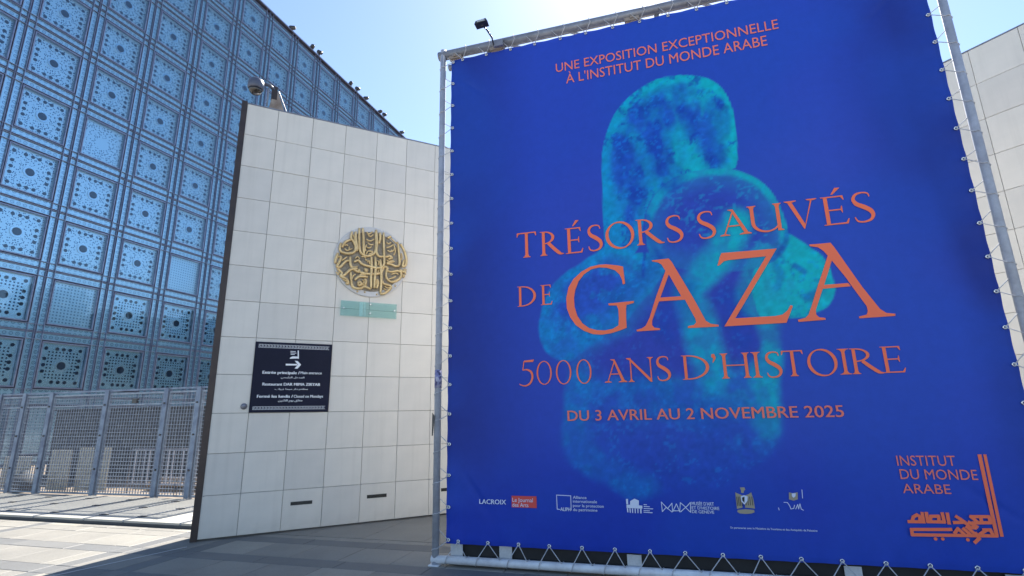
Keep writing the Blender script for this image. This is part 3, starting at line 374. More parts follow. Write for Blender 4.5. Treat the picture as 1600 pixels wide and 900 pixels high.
def glyph(ch, w_):
    G = []
    if ch == 'I': G = [stem(w_/2, TH, e=max(.04, w_/2-TH/2))]
    elif ch == 'T':
        G = [stem(w_/2, TH, t=False), [(.03, .955), (w_-.03, .955), (w_-.01, 1.0), (.01, 1.0)], [(.0, .84), (.025, .84), (.075, .955), (.01, 1.0)], [(w_, .84), (w_-.025, .84), (w_-.075, .955), (w_-.01, 1.0)]]
        G[0] = stem(w_/2, TH, 0, .96, t=False)
    elif ch == 'H': G = [stem(.14, TH), stem(w_-.14, TH), [(.19, .49), (w_-.19, .49), (w_-.19, .535), (.19, .535)]]
    elif ch in 'EÉ':
        G = [stem(.14, TH, t=False, b=False, y0=0, y1=1), [(0, 0), (w_*.93, 0), (w_, .17), (w_-.03, .175), (w_*.86, .05), (0.19, .045), (0, SF*.8)], [(0, 1), (w_*.88, 1), (w_*.9, .84), (w_*.87, .84), (w_*.78, .955), (.19, .955), (0, 1-SF*.8)],
             [(.19, .49), (w_*.72, .49), (w_*.76, .40), (w_*.79, .40), (w_*.79, .64), (w_*.76, .64), (w_*.72, .535), (.19, .535)]]
        if ch == 'É': G.append([(w_*.42, 1.06), (w_*.50, 1.06), (w_*.82, 1.28), (w_*.62, 1.29)])
    elif ch == 'D':
        s0 = .14; G = [stem(s0, TH, b=False, t=False), [(0, 0), (s0+.12, 0), (s0+.12, .045), (0, SF*.8)], [(0, 1), (s0+.12, 1), (s0+.12, .955), (0, 1-SF*.8)],
             ('S', ell(s0+.1, .5, w_-s0-.1, .5, 90, -90), ell(s0+.1, .5, w_-s0-.1-TH*1.1, .5-.05, 90, -90))]
    elif ch == 'R':
        s0 = .14; bw = w_*.60-s0-.02
        G = [stem(s0, TH, t=False), [(0, 1), (s0+.08, 1), (s0+.08, .955), (0, 1-SF*.8)], ('S', ell(s0+.04, .735, bw, .265, 90, -90), ell(s0+.04, .735, bw-TH, .265-.045, 90, -90)),
             brush([(w_*.36, .50), (w_*.60, .25), (w_*.80, .07), (w_*.9, .02), (w_, .02)], [.13, .135, .13, .07, .02])]
    elif ch == 'S':
        x = w_/.56
        G = [brush([(.50*x, .83), (.46*x, .95), (.30*x, .985), (.14*x, .93), (.07*x, .78), (.14*x, .62), (.32*x, .50), (.47*x, .37), (.52*x, .22), (.44*x, .07), (.26*x, .012), (.10*x, .05), (.04*x, .19)], [.03, .045, .05, .075, .10, .135, .15, .14, .11, .075, .05, .05, .03])]
    elif ch in 'O0':
        th = TH if ch == 'O' else .075; tl = 18 if ch == 'O' else 0
        L = []; R = []
        for i in range(41):
            a = 2*math.pi*i/40; k = abs(math.cos(a-math.radians(tl))); t = (.042 if ch == 'O' else .035)+(th-.042)*k**1.3
            L.append((w_/2+w_/2*math.cos(a), .5+.515*math.sin(a))); R.append((w_/2+(w_/2-t)*math.cos(a), .5+(.515-t)*math.sin(a)))
        G = [('S', L, R)]
    elif ch == 'A':
        ap = w_*.47
        G = [[(w_*.12, 0.03), (w_*.165, .03), (ap+.035, .93), (ap+.01, .99)], [(ap-.075, 1.0), (ap+.02, 1.0), (w_-.09, .03), (w_-.09-TH*1.15, .03), (ap-.03, .90)], [(w_*.27, .335), (w_*.70, .335), (w_*.68, .38), (w_*.285, .38)],
             [(0, 0), (w_*.31, 0), (w_*.31, SF*.8), (w_*.2, .06), (w_*.09, .06), (0, SF*.8)], [(w_*.62, 0), (w_, 0), (w_, SF*.8), (w_*.93, .07), (w_*.76, .07), (w_*.62, SF*.8)], [(ap-.16, 1.0), (ap-.02, 1.0), (ap-.03, .93), (ap-.16, 1-SF*.7)]]
    elif ch == 'V':
        ap = w_*.53
        G = [[(w_*.09, .97), (w_*.09+TH*1.15, .97), (ap+.04, .10), (ap+.0, -.02), (ap-.03, -.02)], [(w_*.86, .97), (w_*.815, .97), (ap+.0, .06), (ap+.0, -.02)],
             [(0, 1), (w_*.38, 1), (w_*.38, 1-SF*.8), (w_*.26, .94), (w_*.08, .94), (0, 1-SF*.8)], [(w_*.68, 1), (w_, 1), (w_, 1-SF*.8), (w_*.9, .94), (w_*.79, .94), (w_*.68, 1-SF*.8)]]
    elif ch == 'N':
        G = [stem(.17, .05, t=False, e=.1), [(.0, 1), (.15, 1), (w_-.13, .10), (w_-.13, -.03), (w_-.18, -.01), (.13, .90), (.0, 1-SF*.8)], stem(w_-.13, .05, y0=-.02, b=False, e=.1)]
    elif ch == 'U':
        cx = w_/2-.01; rx = w_/2-.085; rr_ = w_-.15
        G = [[(.085, .36), (.205, .36)] + list(reversed(foot(.145, TH, 1, 1, .09)))]
        L = ell(cx, .36, cx-.085, .38, 180, 360); R = ell(cx+.03, .36, cx-.085-.09, .32, 180, 360)
        G.append(('S', L, R)); G.append(stem(w_-.155, TH, 0, 1, b=False, e=.08)); G.append([(w_-.215, 0), (w_-.02, 0), (w_-.02, SF*.7), (w_-.1, .06), (w_-.215, .06)])
    elif ch == '5':
        G = [[(w_*.30, .93), (w_*.92, .93), (w_, 1.03), (w_*.33, 1.0)], brush([(w_*.32, .96), (w_*.24, .60)], [.04, .04]), brush([(w_*.24, .60), (w_*.50, .62), (w_*.78, .52), (w_*.86, .30), (w_*.70, .06), (w_*.38, -.04), (w_*.10, .0), (0, .05)], [.03, .06, .09, .09, .075, .05, .04, .03])]
    elif ch == 'q':
        G = [brush([(w_*.5, .97), (w_*.55, .88), (w_*.75, .80), (w_*.3, .62)], [.10, .15, .10, .01])]
    return G
# ------------------------------------------------------------------ frames of the planes
def plane_empty(name, key, **kw):
    ox, oy, hx, hy = T['PLN'][key]; return empty(name, (ox, oy, 0), math.atan2(hy, hx), **kw)
C16, S16 = math.cos(math.radians(16.3)), math.sin(math.radians(16.3))
PAVROT = -math.radians(16.3)
def uv(u, v, z=0): return (u*C16+v*S16, -u*S16+v*C16, z)
# ------------------------------------------------------------------ ground
g = MB().add([(-600, -600, -.09), (600, -600, -.09), (600, 900, -.09), (-600, 900, -.09)], [(0, 1, 2, 3)])
tag(put('ground', g.mesh('ground', M['ground'])), kind='structure')
pav = empty('pavement', (0, 0, 0), PAVROT); pav['kind'] = 'structure'
put('bedding', MB().box(-14, 9, -4, 6.66, -.088, -.034).mesh('bedding', M['slate']), pav)
SW = .87; JT = .006
def slab_mesh(w_, d_, mat):
    b = .004; x, y = w_/2-JT/2, d_/2-JT/2
    mb = MB().add([(-x,-y,-.034),(x,-y,-.034),(x,y,-.034),(-x,y,-.034),(-x,-y,-b),(x,-y,-b),(x,y,-b),(-x,y,-b),(-x+b,-y+b,0),(x-b,-y+b,0),(x-b,y-b,0),(-x+b,y-b,0)],
        [(0,1,5,4),(1,2,6,5),(2,3,7,6),(3,0,4,7),(4,5,9,8),(5,6,10,9),(6,7,11,10),(7,4,8,11),(8,9,10,11)])
    return mb.mesh('paving_slab', mat)
cache = {}
def slab(u0, u1, v0, v1, kind):
    key = (round(u1-u0, 3), round(v1-v0, 3), kind)
    if key not in cache: cache[key] = slab_mesh(u1-u0, v1-v0, M[kind])
    o = put('paving_slab', cache[key], pav, ((u0+u1)/2, (v0+v1)/2, random.uniform(-.0015, .0015)), (random.uniform(-.001, .001), random.uniform(-.001, .001), 0))
    return o
BW = .27
rows = []; v = 6.34 + BW/2
# rows from the deck edge towards the camera: band, field, band, field ...
rows.append((6.34+BW/2, 6.63, 'slab'))
vc = 6.34
while vc > 1.9:
    rows.append((vc-BW/2, vc+BW/2, 'band')); rows.append((vc-.865+BW/2, vc-BW/2, 'slab')); vc -= .865
ubands = [-6.78, -5.87, -9.9, -13.0]
segs = []
u = -12.4; k = 0
edges = sorted([b-.12 for b in ubands if b > -12.4] + [b+.12 for b in ubands if b > -12.4])
stuff = MB(); n_sl = 0
for (v0, v1, kd) in rows:
    u = -12.6 + (0 if kd == 'band' else random.uniform(-.3, 0)); seglen = 1.05 if kd == 'band' else .66
    cuts = []
    while u < 4.4:
        cuts.append(u); u += seglen
        for e in edges:
            if cuts[-1] < e - .02 and u > e - .02 and u < e + seglen: u = e; break
    cuts.append(u)
    for a, b in zip(cuts, cuts[1:]):
        if b-a < .05: continue
        mid = (a+b)/2; kk = 'slab' if (v0 > 6.1 and mid < -6.9) else kd
        if any(abs(mid-x) < .13 for x in ubands): kk = 'band'
        far = v1 < 3.6 or a > 2.5 or a < -11.4
        if far: stuff.box(a+JT/2, b-JT/2, v0+JT/2, v1-JT/2, -.034, 0)
        else: slab(round(a, 3), round(b, 3), v0, v1, kk); n_sl += 1
tag(put('outer_paving_slabs', stuff.mesh('outer_slabs', M['slab']), pav), kind='stuff')
g = MB()
for i in range(8): g.box(-14+i*3.2, -14+i*3.2+3.19, -4, 1.9, -.034, 0.0)
for i in range(20): g.box(-5.9+i*.9, -5.9+i*.9+.893, 6.65, 9.6, -.034, 0)
tag(put('far_paving_slabs', g.mesh('far_slabs', M['slab']), pav), kind='stuff')
put('expansion_joint', MB().box(-.008, .008, -2, 0, .001, .0035).mesh('expansion_joint', M['discback']), pav, (-6.10, 5.75, .0015), (0, 0, -.245))
# deck of grey boards in front of the fence
dk = empty('deck', uv(-14.6, 6.70), PAVROT); dk['kind'] = 'structure'
put('deck_fascia', MB().box(0, 8.4, -.028, 0.0, -.06, .058).mesh('deck_fascia', M['slate']), dk)
put('deck_underlay', MB().box(0, 8.4, .002, 1.98, -.06, .035).mesh('deck_underlay', M['slate']), dk)
xs = [0, 1.05, 1.95, 3.1, 4.2, 5.35, 6.2, 7.35, 8.4]
for a, b in zip(xs, xs[1:]):
    put('deck_panel', MB().box(a+.02, b-.02, -.03, 1.98, .04, .07).mesh('deck_panel', M['deck']), dk)
    put('deck_rail', MB().box(b-.012, b+.012, -.032, 1.98, .045, .078).box(b+.05, b+.06, -.031, 1.98, .0701, .074).mesh('deck_rail', M['galv']), dk)
    for yy in (.25, .95, 1.6): put('deck_fixing', MB().box(b-.06, b+.075, yy, yy+.07, .0702, .082).mesh('deck_fixing', M['dark']), dk)
tr_ = MB(); random.seed(3)
for i in range(26): tr_.lathe([(.028, 0), (.02, .008)], (6.95, .1+i*.07, .0703), 8)
put('tactile_studs', tr_.mesh('tactile_studs', M['signwhite']), dk, kind='stuff')
g = MB()
nx, ny = 60, 60
for j in range(ny+1):
    for i in range(nx+1):
        x = -24+i*.42; y = j*.42
        g.v.append((x, y, -.02+.05*math.sin(x*1.7)*math.cos(y*2.1)+random.uniform(-.02, .02) if y > 2.3 else -.07))
for j in range(ny):
    for i in range(nx):
        a = j*(nx+1)+i; g.f.append((a, a+1, a+nx+2, a+nx+1))
er = put('earth_strip', g.mesh('earth_strip', M['earth'], True, False), None, uv(0, 8.0, 0), (0, 0, PAVROT)); er['kind'] = 'structure'
# ------------------------------------------------------------------ tiled walls
def tiled_wall(key, label, cols, rows_, depth, strip=True, skip=lambda c, r: False, mirror=False):
    e = plane_empty('tiled_wall', key, label=label, cat='wall')
    TS = .55; tm = [MB().bbox(.0025, TS-.0025, -.0, .034, .0025, TS-.0025, .0025).mesh('wall_tile', M['tile'])]
    tn = MB().bbox(.08, TS-.0025, -.0, .034, .0025, TS-.0025, .0025).mesh('wall_tile', M['tile'])
    x0, x1 = cols; put('wall_core', MB().box(x0*TS+.005, x1*TS-.005, .036, depth, 0, rows_*TS+.005).mesh('wall_core', M['joint']), e)
    rg = random.Random(5)
    for c_ in range(x0, x1):
        for r_ in range(rows_):
            if skip(c_, r_): continue
            o = put('wall_tile', tn if (strip and c_ == x0) else tm[0], e, (c_*TS, rg.uniform(-.0012, .0012), .022+r_*TS), (rg.uniform(-.0022, .0022), 0, rg.uniform(-.0022, .0022)))
    put('coping', MB().box(x0*TS+(.08 if strip else 0), x1*TS, .004, depth+.02, rows_*TS+.026, rows_*TS+.045).mesh('coping', M['frame_grey']), e)
    put('rear_cladding', MB().box(x0*TS, x1*TS, depth+.001, depth+.03, 0, rows_*TS+.02).mesh('rear_cladding', M['tile']), e)
    return e
WL = tiled_wall('wall', 'white tiled wall carrying the golden calligraphy disc and the dark blue sign', (0, 13), 12, .30)
put('edge_strip', MB().box(-.004, .078, -.012, .30, 0, 6.66).mesh('edge_strip', M['bronze']), WL)
for V in T['VENTS']:
    x0, x1 = V[0][0], V[1][0]; z0, z1 = V[3][1], V[0][1]
    vm = MB().box(x0, x1, -.004, .01, z0, z1)
    for i in range(3): vm.box(x0+.004, x1-.004, -.008, -.0041, z0+.006+i*(z1-z0)/3.2, z0+.012+i*(z1-z0)/3.2)
    put('vent_slot', vm.mesh('vent_slot', M['grille']), WL)
vx, vz = T['VALVE']
put('fire_inlet', MB().lathe([(.045, 0), (.045, -.012), (.03, -.016), (.03, -.03), (.012, -.034)], (vx, -.002, vz), 16, 'y').box(vx-.02, vx+.02, -.05, -.034, vz-.006, vz+.006).mesh('fire_inlet', M['frame_grey'], True), WL)
WR = tiled_wall('rwall', 'white tiled wall rising to the right behind the banner frame', (-9, 13), 12, .30, strip=False)
# ------------------------------------------------------------------ calligraphy medallion
dc = T['DISC'][0]; cx_ = (T['DISC'][1][0]+T['DISC'][2][0])/2; cz_ = (T['DISC'][3][1]+T['DISC'][4][1])/2
R_ = (T['DISC'][2][0]-T['DISC'][1][0])/2+.005
wo = T['PLN']['wall']; wa = math.atan2(wo[3], wo[2])
def on_wall(name, x, z, label, cat): return empty(name, (wo[0]+wo[2]*x, wo[1]+wo[3]*x, z), wa, label, cat)
med = on_wall('calligraphy_medallion', cx_, cz_, 'round golden relief of Arabic calligraphy on a grey disc, on the white tiles', 'medallion')
put('shade_disc', MB().lathe([(R_*.86, -.0341), (R_*.86, -.0365)], (0, 0, 0), 48, 'y').mesh('shade_disc', M['taupe'], False), med)  # added disc that carries the painted shade behind the strokes
put('disc', MB().lathe([(R_, -.005), (R_, -.028), (R_-.012, -.034), (R_-.03, -.034)], (0, 0, 0), 64, 'y').mesh('disc', M['discback'], False), med)
rg = random.Random(11)
for i, P in enumerate(T['CAL']):
    pts = [(a-cx_, -.052-.0025*(i % 5), b-cz_) for a, b in P]; sp_ = smooth_path(pts, 5); n = len(sp_)
    wd = .0225 if i not in (2, 9, 10, 20, 21, 23, 24, 25, 31, 35, 37) and i < 44 else .012
    rad = [wd*(.62+.48*math.sin(math.pi*min(1, max(0, (k+1.2)/(n+1.4))))**.5) for k in range(n)]
    put('calligraphy_stroke', MB().tube(sp_, rad, 8, True, 1.15).mesh('calligraphy_stroke', M['gold'], True), med)
for a, b in T['CALDOT']:
    put('calligraphy_dot', MB().add([(a-cx_-.02, -.035, b-cz_), (a-cx_, -.035, b-cz_-.02), (a-cx_+.02, -.035, b-cz_), (a-cx_, -.035, b-cz_+.02), (a-cx_, -.062, b-cz_)], [(0, 1, 4), (1, 2, 4), (2, 3, 4), (3, 0, 4), (3, 2, 1, 0)]).mesh('calligraphy_dot', M['gold']), med)
# glass plaque
p = T['PLAQ']; px_, pz_ = (p[0][0]+p[1][0])/2, (p[0][1]+p[3][1])/2+.01
pq = on_wall('glass_plaque', px_, pz_, 'small pale green glass plaque on steel pins under the golden medallion', 'plaque')
put('glass_sheet', MB().bbox(-.46, .46, -.052, -.040, -.125, .125, .003).mesh('glass_sheet', M['plaque']), pq)
put('etched_band', MB().box(-.16, -.10, -.0398, -.0385, -.12, .12).box(-.085, -.07, -.0398, -.0385, -.12, .12).box(-.06, -.052, -.0398, -.0385, -.12, .12).mesh('etched_band', M['signwhite']), pq)
for a, b in T['BOLTS']:
    put('pin', MB().lathe([(.008, 0), (.008, -.055), (.013, -.055), (.013, -.062), (.008, -.064)], (a-px_, 0, b-pz_), 12, 'y').mesh('pin', M['eyelet'], True), pq)
# entrance sign
s4 = T['SIGN']; sx0, sx1 = s4[0][0], s4[1][0]; sz0, sz1 = s4[2][1], s4[0][1]
sg = on_wall('direction_sign', sx0, sz0, 'dark blue square sign pointing right to the main entrance and restaurant', 'sign')
put('sign_plate', MB().bbox(0, sx1-sx0, -.022, -.002, 0, sz1-sz0, .002).mesh('sign_plate', M['navy']), sg)
L0 = lambda P: [P[0]-sx0, P[1]-sz0]
ARS = {'AR1': 'المدخل الرئيسي', 'AR2': 'مطعم دار ميما زرياب', 'AR3': 'مغلق يوم الاثنين'}
for s, A, B, cap in T['SGTXT']:
    ar = s in ARS; ss = arab(ARS[s]) if ar else s; A, B = L0(A), L0(B)
    zb = (A[1]+B[1])/2; A[1] = B[1] = zb
    bold = .06 if (s.endswith('/') or s.startswith('Rest')) else .03
    for wm_ in words(text_mesh(ss, A, B, cap*(1.0 if ar else 1.05), -.024, M['signwhite'], bold, ar), cap*.28): put('word', wm_, sg)
for P in T['SGARROW']: put('arrow', MB().poly([L0(a) for a in P], -.0240-.0004*len(P)).mesh('arrow', M['signwhite']), sg)
lg = MB()
for i, P in enumerate(T['SGLOGO']): lg.poly([L0(a) for a in P], -.0236-.0004*i)
put('institute_logo', lg.mesh('institute_logo', M['signwhite']), sg)
for bi, P in enumerate(T['SGBAND']):
    P = [L0(a) for a in P]; x0, x1 = (P[0][0]+P[3][0])/2, (P[1][0]+P[2][0])/2; z1 = (P[0][1]+P[1][1])/2; z0 = (P[2][1]+P[3][1])/2
    fr_ = MB(); n = 24; dx = (x1-x0)/n; t = .004; hh = z1-z0
    fr_.poly([(x0, z1-t), (x1, z1-t), (x1, z1), (x0, z1)], -.0236).poly([(x0, z0), (x1, z0), (x1, z0+t), (x0, z0+t)], -.0236)
    for i in range(n):       # key pattern
        a = x0+i*dx
        fr_.poly([(a, z0+t), (a+t, z0+t), (a+t, z1-t), (a, z1-t)], -.0236)
        fr_.poly([(a+.012, z0+hh*.28), (a+dx-.008, z0+hh*.28), (a+dx-.008, z0+hh*.28+t), (a+.012, z0+hh*.28+t)], -.0240)
        fr_.poly([(a+.012, z0+hh*.28), (a+.012+t, z0+hh*.28), (a+.012+t, z0+hh*.75), (a+.012, z0+hh*.75)], -.0236)
        fr_.poly([(a+.012, z0+hh*.66), (a+dx*.7, z0+hh*.66), (a+dx*.7, z0+hh*.66+t), (a+.012, z0+hh*.66+t)], -.0244)
    put('key_pattern_border', fr_.mesh('key_pattern_border', M['signwhite']), sg)
# dome camera on the wall top
dcam = on_wall('dome_camera', .17, 6.65, 'grey dome security camera on a bracket above the wall corner', 'security camera')
put('housing', MB().lathe([(.03, .14), (.08, .137), (.118, .105), (.126, .04), (.124, -.03), (.110, -.05)], (0, -.05, .28), 24).mesh('housing', M['housing'], True), dcam)
put('dome', MB().lathe([(.107, -.048), (.10, -.08), (.075, -.115), (.04, -.132), (.01, -.136)], (0, -.05, .28), 24).mesh('dome', M['lens'], True), dcam)
put('arm', MB().tube([(.10, -.03, .39), (.20, 0, .40), (.30, .06, .36)], .03, 10).mesh('arm', M['housing'], True), dcam)
put('clamp', MB().box(.24, .33, .02, .10, .18, .42).mesh('clamp', M['bronze']), dcam)
put('bracket', MB().add([(.22, .03, .0), (.46, .03, .0), (.33, .03, .36), (.28, .03, .36), (.22, .06, .0), (.46, .06, .0), (.33, .06, .36), (.28, .06, .36)], [(0, 1, 2, 3), (7, 6, 5, 4), (0, 4, 5, 1), (1, 5, 6, 2), (2, 6, 7, 3), (3, 7, 4, 0)]).mesh('bracket', M['rust']), dcam)
put('stay', MB().tube([(.35, .05, .36), (.50, .08, .02)], .007, 6).tube([(.19, -.02, .34), (.19, -.02, .0)], .014, 6).mesh('stay', M['frame_grey']), dcam)
# ------------------------------------------------------------------ billboard
BB = plane_empty('banner_stand', 'banner', label='huge blue exhibition banner laced into a white tubular frame on the paving', cat='billboard')
UN = .329; BU0, BU1 = -.03, 16.57*UN; BZ0, BZ1 = .222, 6.32
PR = .040
put('upright', MB().tube([(-.15, 0, .0), (-.15, 0, 6.50)], PR, 16).mesh('upright', M['upright'], True), BB)
put('upright', MB().tube([(5.575, 0, .0), (5.575, 0, 6.50)], PR, 16).mesh('upright', M['upright'], True), BB)
put('bottom_rail', MB().tube([(-.19, -.002, .062), (5.62, -.002, .062)], .042, 16).mesh('bottom_rail', M['frame_white'], True), BB)
put('base_plate', MB().box(-.21, -.09, -.06, .06, 0, .012).mesh('base_plate', M['frame_white']), BB)
put('base_plate', MB().box(5.51, 5.64, -.06, .06, 0, .012).mesh('base_plate', M['frame_white']), BB)
tr_ = MB().tube([(-.19, .0, 6.50), (5.62, .0, 6.50)], .045, 14).tube([(-.19, .34, 6.50), (5.62, .34, 6.50)], .045, 14)
put('top_rail', MB().tube([(-.22, .02, 6.435), (5.65, .02, 6.435)], .062, 16).mesh('top_rail', M['frame_grey'], True), BB)
put('rear_top_rail', MB().tube([(-.19, .30, 6.45), (5.62, .30, 6.45)], .045, 14).mesh('top_rail', M['frame_grey'], True), BB)
for i in range(8):
    x = -.15+i*.818
    put('truss_brace', MB().tube([(x, .02, 6.45), (x+(.4 if i < 7 else 0), .30, 6.45)], .018, 8).mesh('truss_brace', M['frame_grey'], True), BB)
for x in (.03, .62, 2.4, 4.2): put('mounting_plate', MB().box(x-.09, x+.09, -.012, .05, 6.34, 6.44).box(x-.02, x+.02, -.03, -.0121, 6.36, 6.40).mesh('mounting_plate', M['rust']), BB)
for x in (.08, .64, 1.98, 3.9, 5.1): put('mounting_plate', MB().box(x-.07, x+.07, .044, .052, .09, .235 if x < 1 else .20).mesh('mounting_plate', M['discback']), BB)
put('skirt_board', MB().box(0.0, 5.5, .075, .10, .01, .45).mesh('skirt_board', M['black']), BB)
for x in (.5, 2.7, 4.9):
    put('rear_stay', MB().tube([(x, .05, 6.4), (x, 2.4, .15)], .03, 10).mesh('rear_stay', M['frame_grey'], True), BB)
    put('ballast_block', MB().bbox(x-.35, x+.35, 2.1, 2.9, 0, .45, .02).mesh('ballast_block', M['ballast']), BB)
# printed sheet as a fine grid; print, edge tone and painted sheen stored per vertex
W_, H_ = BU1-BU0, BZ1-BZ0; NX, NZ = 330, 376
gx = np.linspace(BU0, BU1, NX+1); gz = np.linspace(BZ0, BZ1, NZ+1); X, Z = np.meshgrid(gx, gz)
def s2l(c): c = np.array(c)/255.; return np.where(c <= .04045, c/12.92, ((c+.055)/1.055)**2.4)
def sm(e0, e1, x): t = np.clip((x-e0)/(e1-e0), 0, 1); return t*t*(3-2*t)
def sdf(P, X, Z):                       # signed distance to a closed outline, negative inside
    P = np.array([(q[0], q[1]) for q in smooth_path([(a, b, 0) for a, b in P+[P[0]]], 3)][:-1])
    d = np.full(X.shape, 1e9); ins = np.zeros(X.shape, bool)
    for i in range(len(P)):
        a = P[i]; b = P[(i+1) % len(P)]; e = b-a; wx, wz = X-a[0], Z-a[1]
        t = np.clip((wx*e[0]+wz*e[1])/(e@e+1e-12), 0, 1); d = np.minimum(d, np.hypot(wx-e[0]*t, wz-e[1]*t))
        c1 = (a[1] <= Z) != (b[1] <= Z); xi = a[0]+(Z-a[1])/(b[1]-a[1]+1e-12)*(b[0]-a[0]); ins ^= c1 & (X < xi)
    return np.where(ins, -d, d)
def dline(P, X, Z):
    P = np.array([(q[0], q[1]) for q in smooth_path([(a, b, 0) for a, b in P], 4)]); d = np.full(X.shape, 1e9)
    for i in range(len(P)-1):
        a = P[i]; e = P[i+1]-a; wx, wz = X-a[0], Z-a[1]; t = np.clip((wx*e[0]+wz*e[1])/(e@e+1e-12), 0, 1)
        d = np.minimum(d, np.hypot(wx-e[0]*t, wz-e[1]*t))
    return d
rng = np.random.default_rng(4)
def vnoise(X, Z, s, seed):
    r = np.random.default_rng(seed).random((256, 256)); x = X*s+50; z = Z*s+50; xi = x.astype(int); zi = z.astype(int); fx = x-xi; fz = z-zi
    fx = fx*fx*(3-2*fx); fz = fz*fz*(3-2*fz); g_ = lambda i, j: r[(xi+i) % 256, (zi+j) % 256]
    return (g_(0, 0)*(1-fx)+g_(1, 0)*fx)*(1-fz)+(g_(0, 1)*(1-fx)+g_(1, 1)*fx)*fz
def fbm(X, Z, s, seed, o=5): return sum(vnoise(X, Z, s*2**k, seed+k)*.5**k for k in range(o))/sum(.5**k for k in range(o))
cb = s2l((46, 78, 190)); ce = s2l((34, 56, 142)); cbot = s2l((28, 62, 178)); csheen = s2l((58, 84, 182))
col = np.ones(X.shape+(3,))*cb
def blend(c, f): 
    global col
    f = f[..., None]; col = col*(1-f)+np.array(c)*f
blend(s2l((62, 92, 196)), .85*np.exp(-((X-3.7)/1.5)**2-((Z-3.0)/1.9)**2)); blend(csheen, .6*np.exp(-((X-2.4)/1.6)**2-((Z-2.2)/1.0)**2))  # sheen of the vinyl painted in as a lighter violet centre
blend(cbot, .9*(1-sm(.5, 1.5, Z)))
blend(ce, .9*np.clip(sm(1.3, 0, X)+sm(4.2, 5.3, X)*sm(2.0, 4.5, Z)+sm(5.0, 5.45, X), 0, 1)*sm(.3, 1.5, Z))  # darker towards the left, right and upper right edges
FG = T['FIG']; FL = T['FIGL']; FK = T['FIGD']
lowf = fbm(X, Z, .55, 5, 3); blend(s2l((60, 80, 190)), .35*sm(.45, .7, lowf)); blend(s2l((38, 84, 190)), .5*sm(.45, .7, fbm(X, Z, .7, 15, 3)))
wob = (fbm(X, Z, 2.2, 3)-.5)*.10; XX = X+wob; ZZ = Z+(fbm(X, Z, 2.6, 9)-.5)*.10
CY = s2l((0, 150, 214)); CG = s2l((0, 196, 202)); PU = s2l((56, 74, 182)); BLU = s2l((32, 98, 204)); DK = s2l((22, 78, 186))
tex = fbm(X, Z, 7, 21); tex2 = fbm(X, Z, 16, 33); grit = fbm(X, Z, 30, 63, 3)
ridge = 1-np.abs(fbm(X*1.5+.4*tex, Z*.8, 6, 51)*2-1)*2.2; ridge2 = 1-np.abs(fbm(X, Z, 11, 88)*2-1)*2.4
def soft(P, e=.05, x=XX, z=ZZ): return 1-sm(-e, e*.4, sdf(P, x, z))
green = sm(1.3, 3.6, X+.25*(Z-3.5))     # the print turns from cyan to green towards the right
CC = CY*(1-green[..., None])+CG*green[..., None]
def blendc(f):
    global col
    f = np.clip(f, 0, 1)[..., None]; col = col*(1-f)+CC*f
sb = -sdf(FG['base'], X, Z); base_ = soft(FG['base'], .09); blend(BLU, .45*base_*sm(1.2, 2.2, Z)+.22*base_)
blendc(base_*(.10+.38*sm(.42, .62, tex))*sm(.7, .1, sb)*sm(.9, 1.9, Z)); blendc(.35*base_*sm(.16, .02, sb)*sm(1.3, 2.0, Z))
tors = soft(FG['torso'], .12); blend(PU, .8*tors)
sl0 = -sdf(FG['lsh'], X, Z); ls = soft(FG['lsh'], .03); blend(BLU, .6*ls); blendc(.65*ls*sm(.26, .02, sl0)*(.6+.4*sm(.4, .6, tex))); blendc(.4*ls*sm(.48, .6, tex))
sr0 = -sdf(FG['rsh'], X, Z); rs_ = soft(FG['rsh'], .02); blendc(rs_*(.72+.28*sm(.40, .55, tex))); blend(s2l((20, 100, 190)), .55*rs_*sm(.6, .75, ridge2)*sm(.5, .6, tex)); blend(PU, .6*rs_*sm(.34, .50, sr0+.2*(X < 4)*0))
blendc(rs_*.8*sm(.2, .02, sr0))
hs = -sdf(FG['head'], X, Z); hd = soft(FG['head'], .010, X, Z); blend(BLU, .92*hd)
blendc(hd*(.06+.42*sm(.42, .60, fbm(X*1.6, Z*.7, 4, 51)))); blendc(hd*sm(.18, .02, hs)*.65); blend(DK, hd*.5*np.exp(-((hs-.22)/.05)**2)*sm(.45, .62, fbm(X*2, Z*2, 5, 17)))
bl_ = soft(FG['ball'], .012, X, Z); blend(s2l((52, 80, 188)), .95*bl_)
bs = -sdf(FG['ball'], X, Z); blendc(bl_*.22*sm(.35, .05, bs)); blendc(bl_*.3*sm(.55, .7, grit)*sm(.5, .65, tex))
for k, (wd, st) in dict(a=(.10, .6), b=(.27, 1.), c=(.22, .6), d=(.10, .85), e=(.20, .75), f=(.12, .55), g=(.30, .55), h=(.14, .6), i=(.28, .9), j=(.24, .95), k=(.16, .6), l=(.19, .75), m=(.26, .35), n=(.3, .12)).items():
    d = dline(FL[k], X if k in 'ad' else XX, Z if k in 'ad' else ZZ)
    mask = hd if k in 'abcef' else (np.maximum(np.maximum(np.maximum(bl_, tors), np.maximum(ls, rs_)), base_) if k != 'd' else bl_)
    blendc(st*mask*(1-sm(wd*.3, wd, d))*(.6+.4*sm(.35, .6, tex)))
for P, wd, st in FK:                   # carved cracks and shaded hollows of the printed figure
    d = dline(P, XX, ZZ); blend(DK, st*(1-sm(wd*.2, wd, d))*(.5+.5*sm(.35, .6, tex)))
allm = np.clip(np.maximum.reduce([hd, bl_*.45, ls, rs_, base_*.7, tors*.5]), 0, 1)
blend(DK, .75*hd*sm(.62, .95, ridge)*sm(.46, .58, tex)); blend(DK, .35*allm*sm(.75, .98, ridge2)*sm(.5, .6, tex))
blend(CY*1.15, .30*allm*sm(.60, .66, grit)*sm(.45, .6, tex))
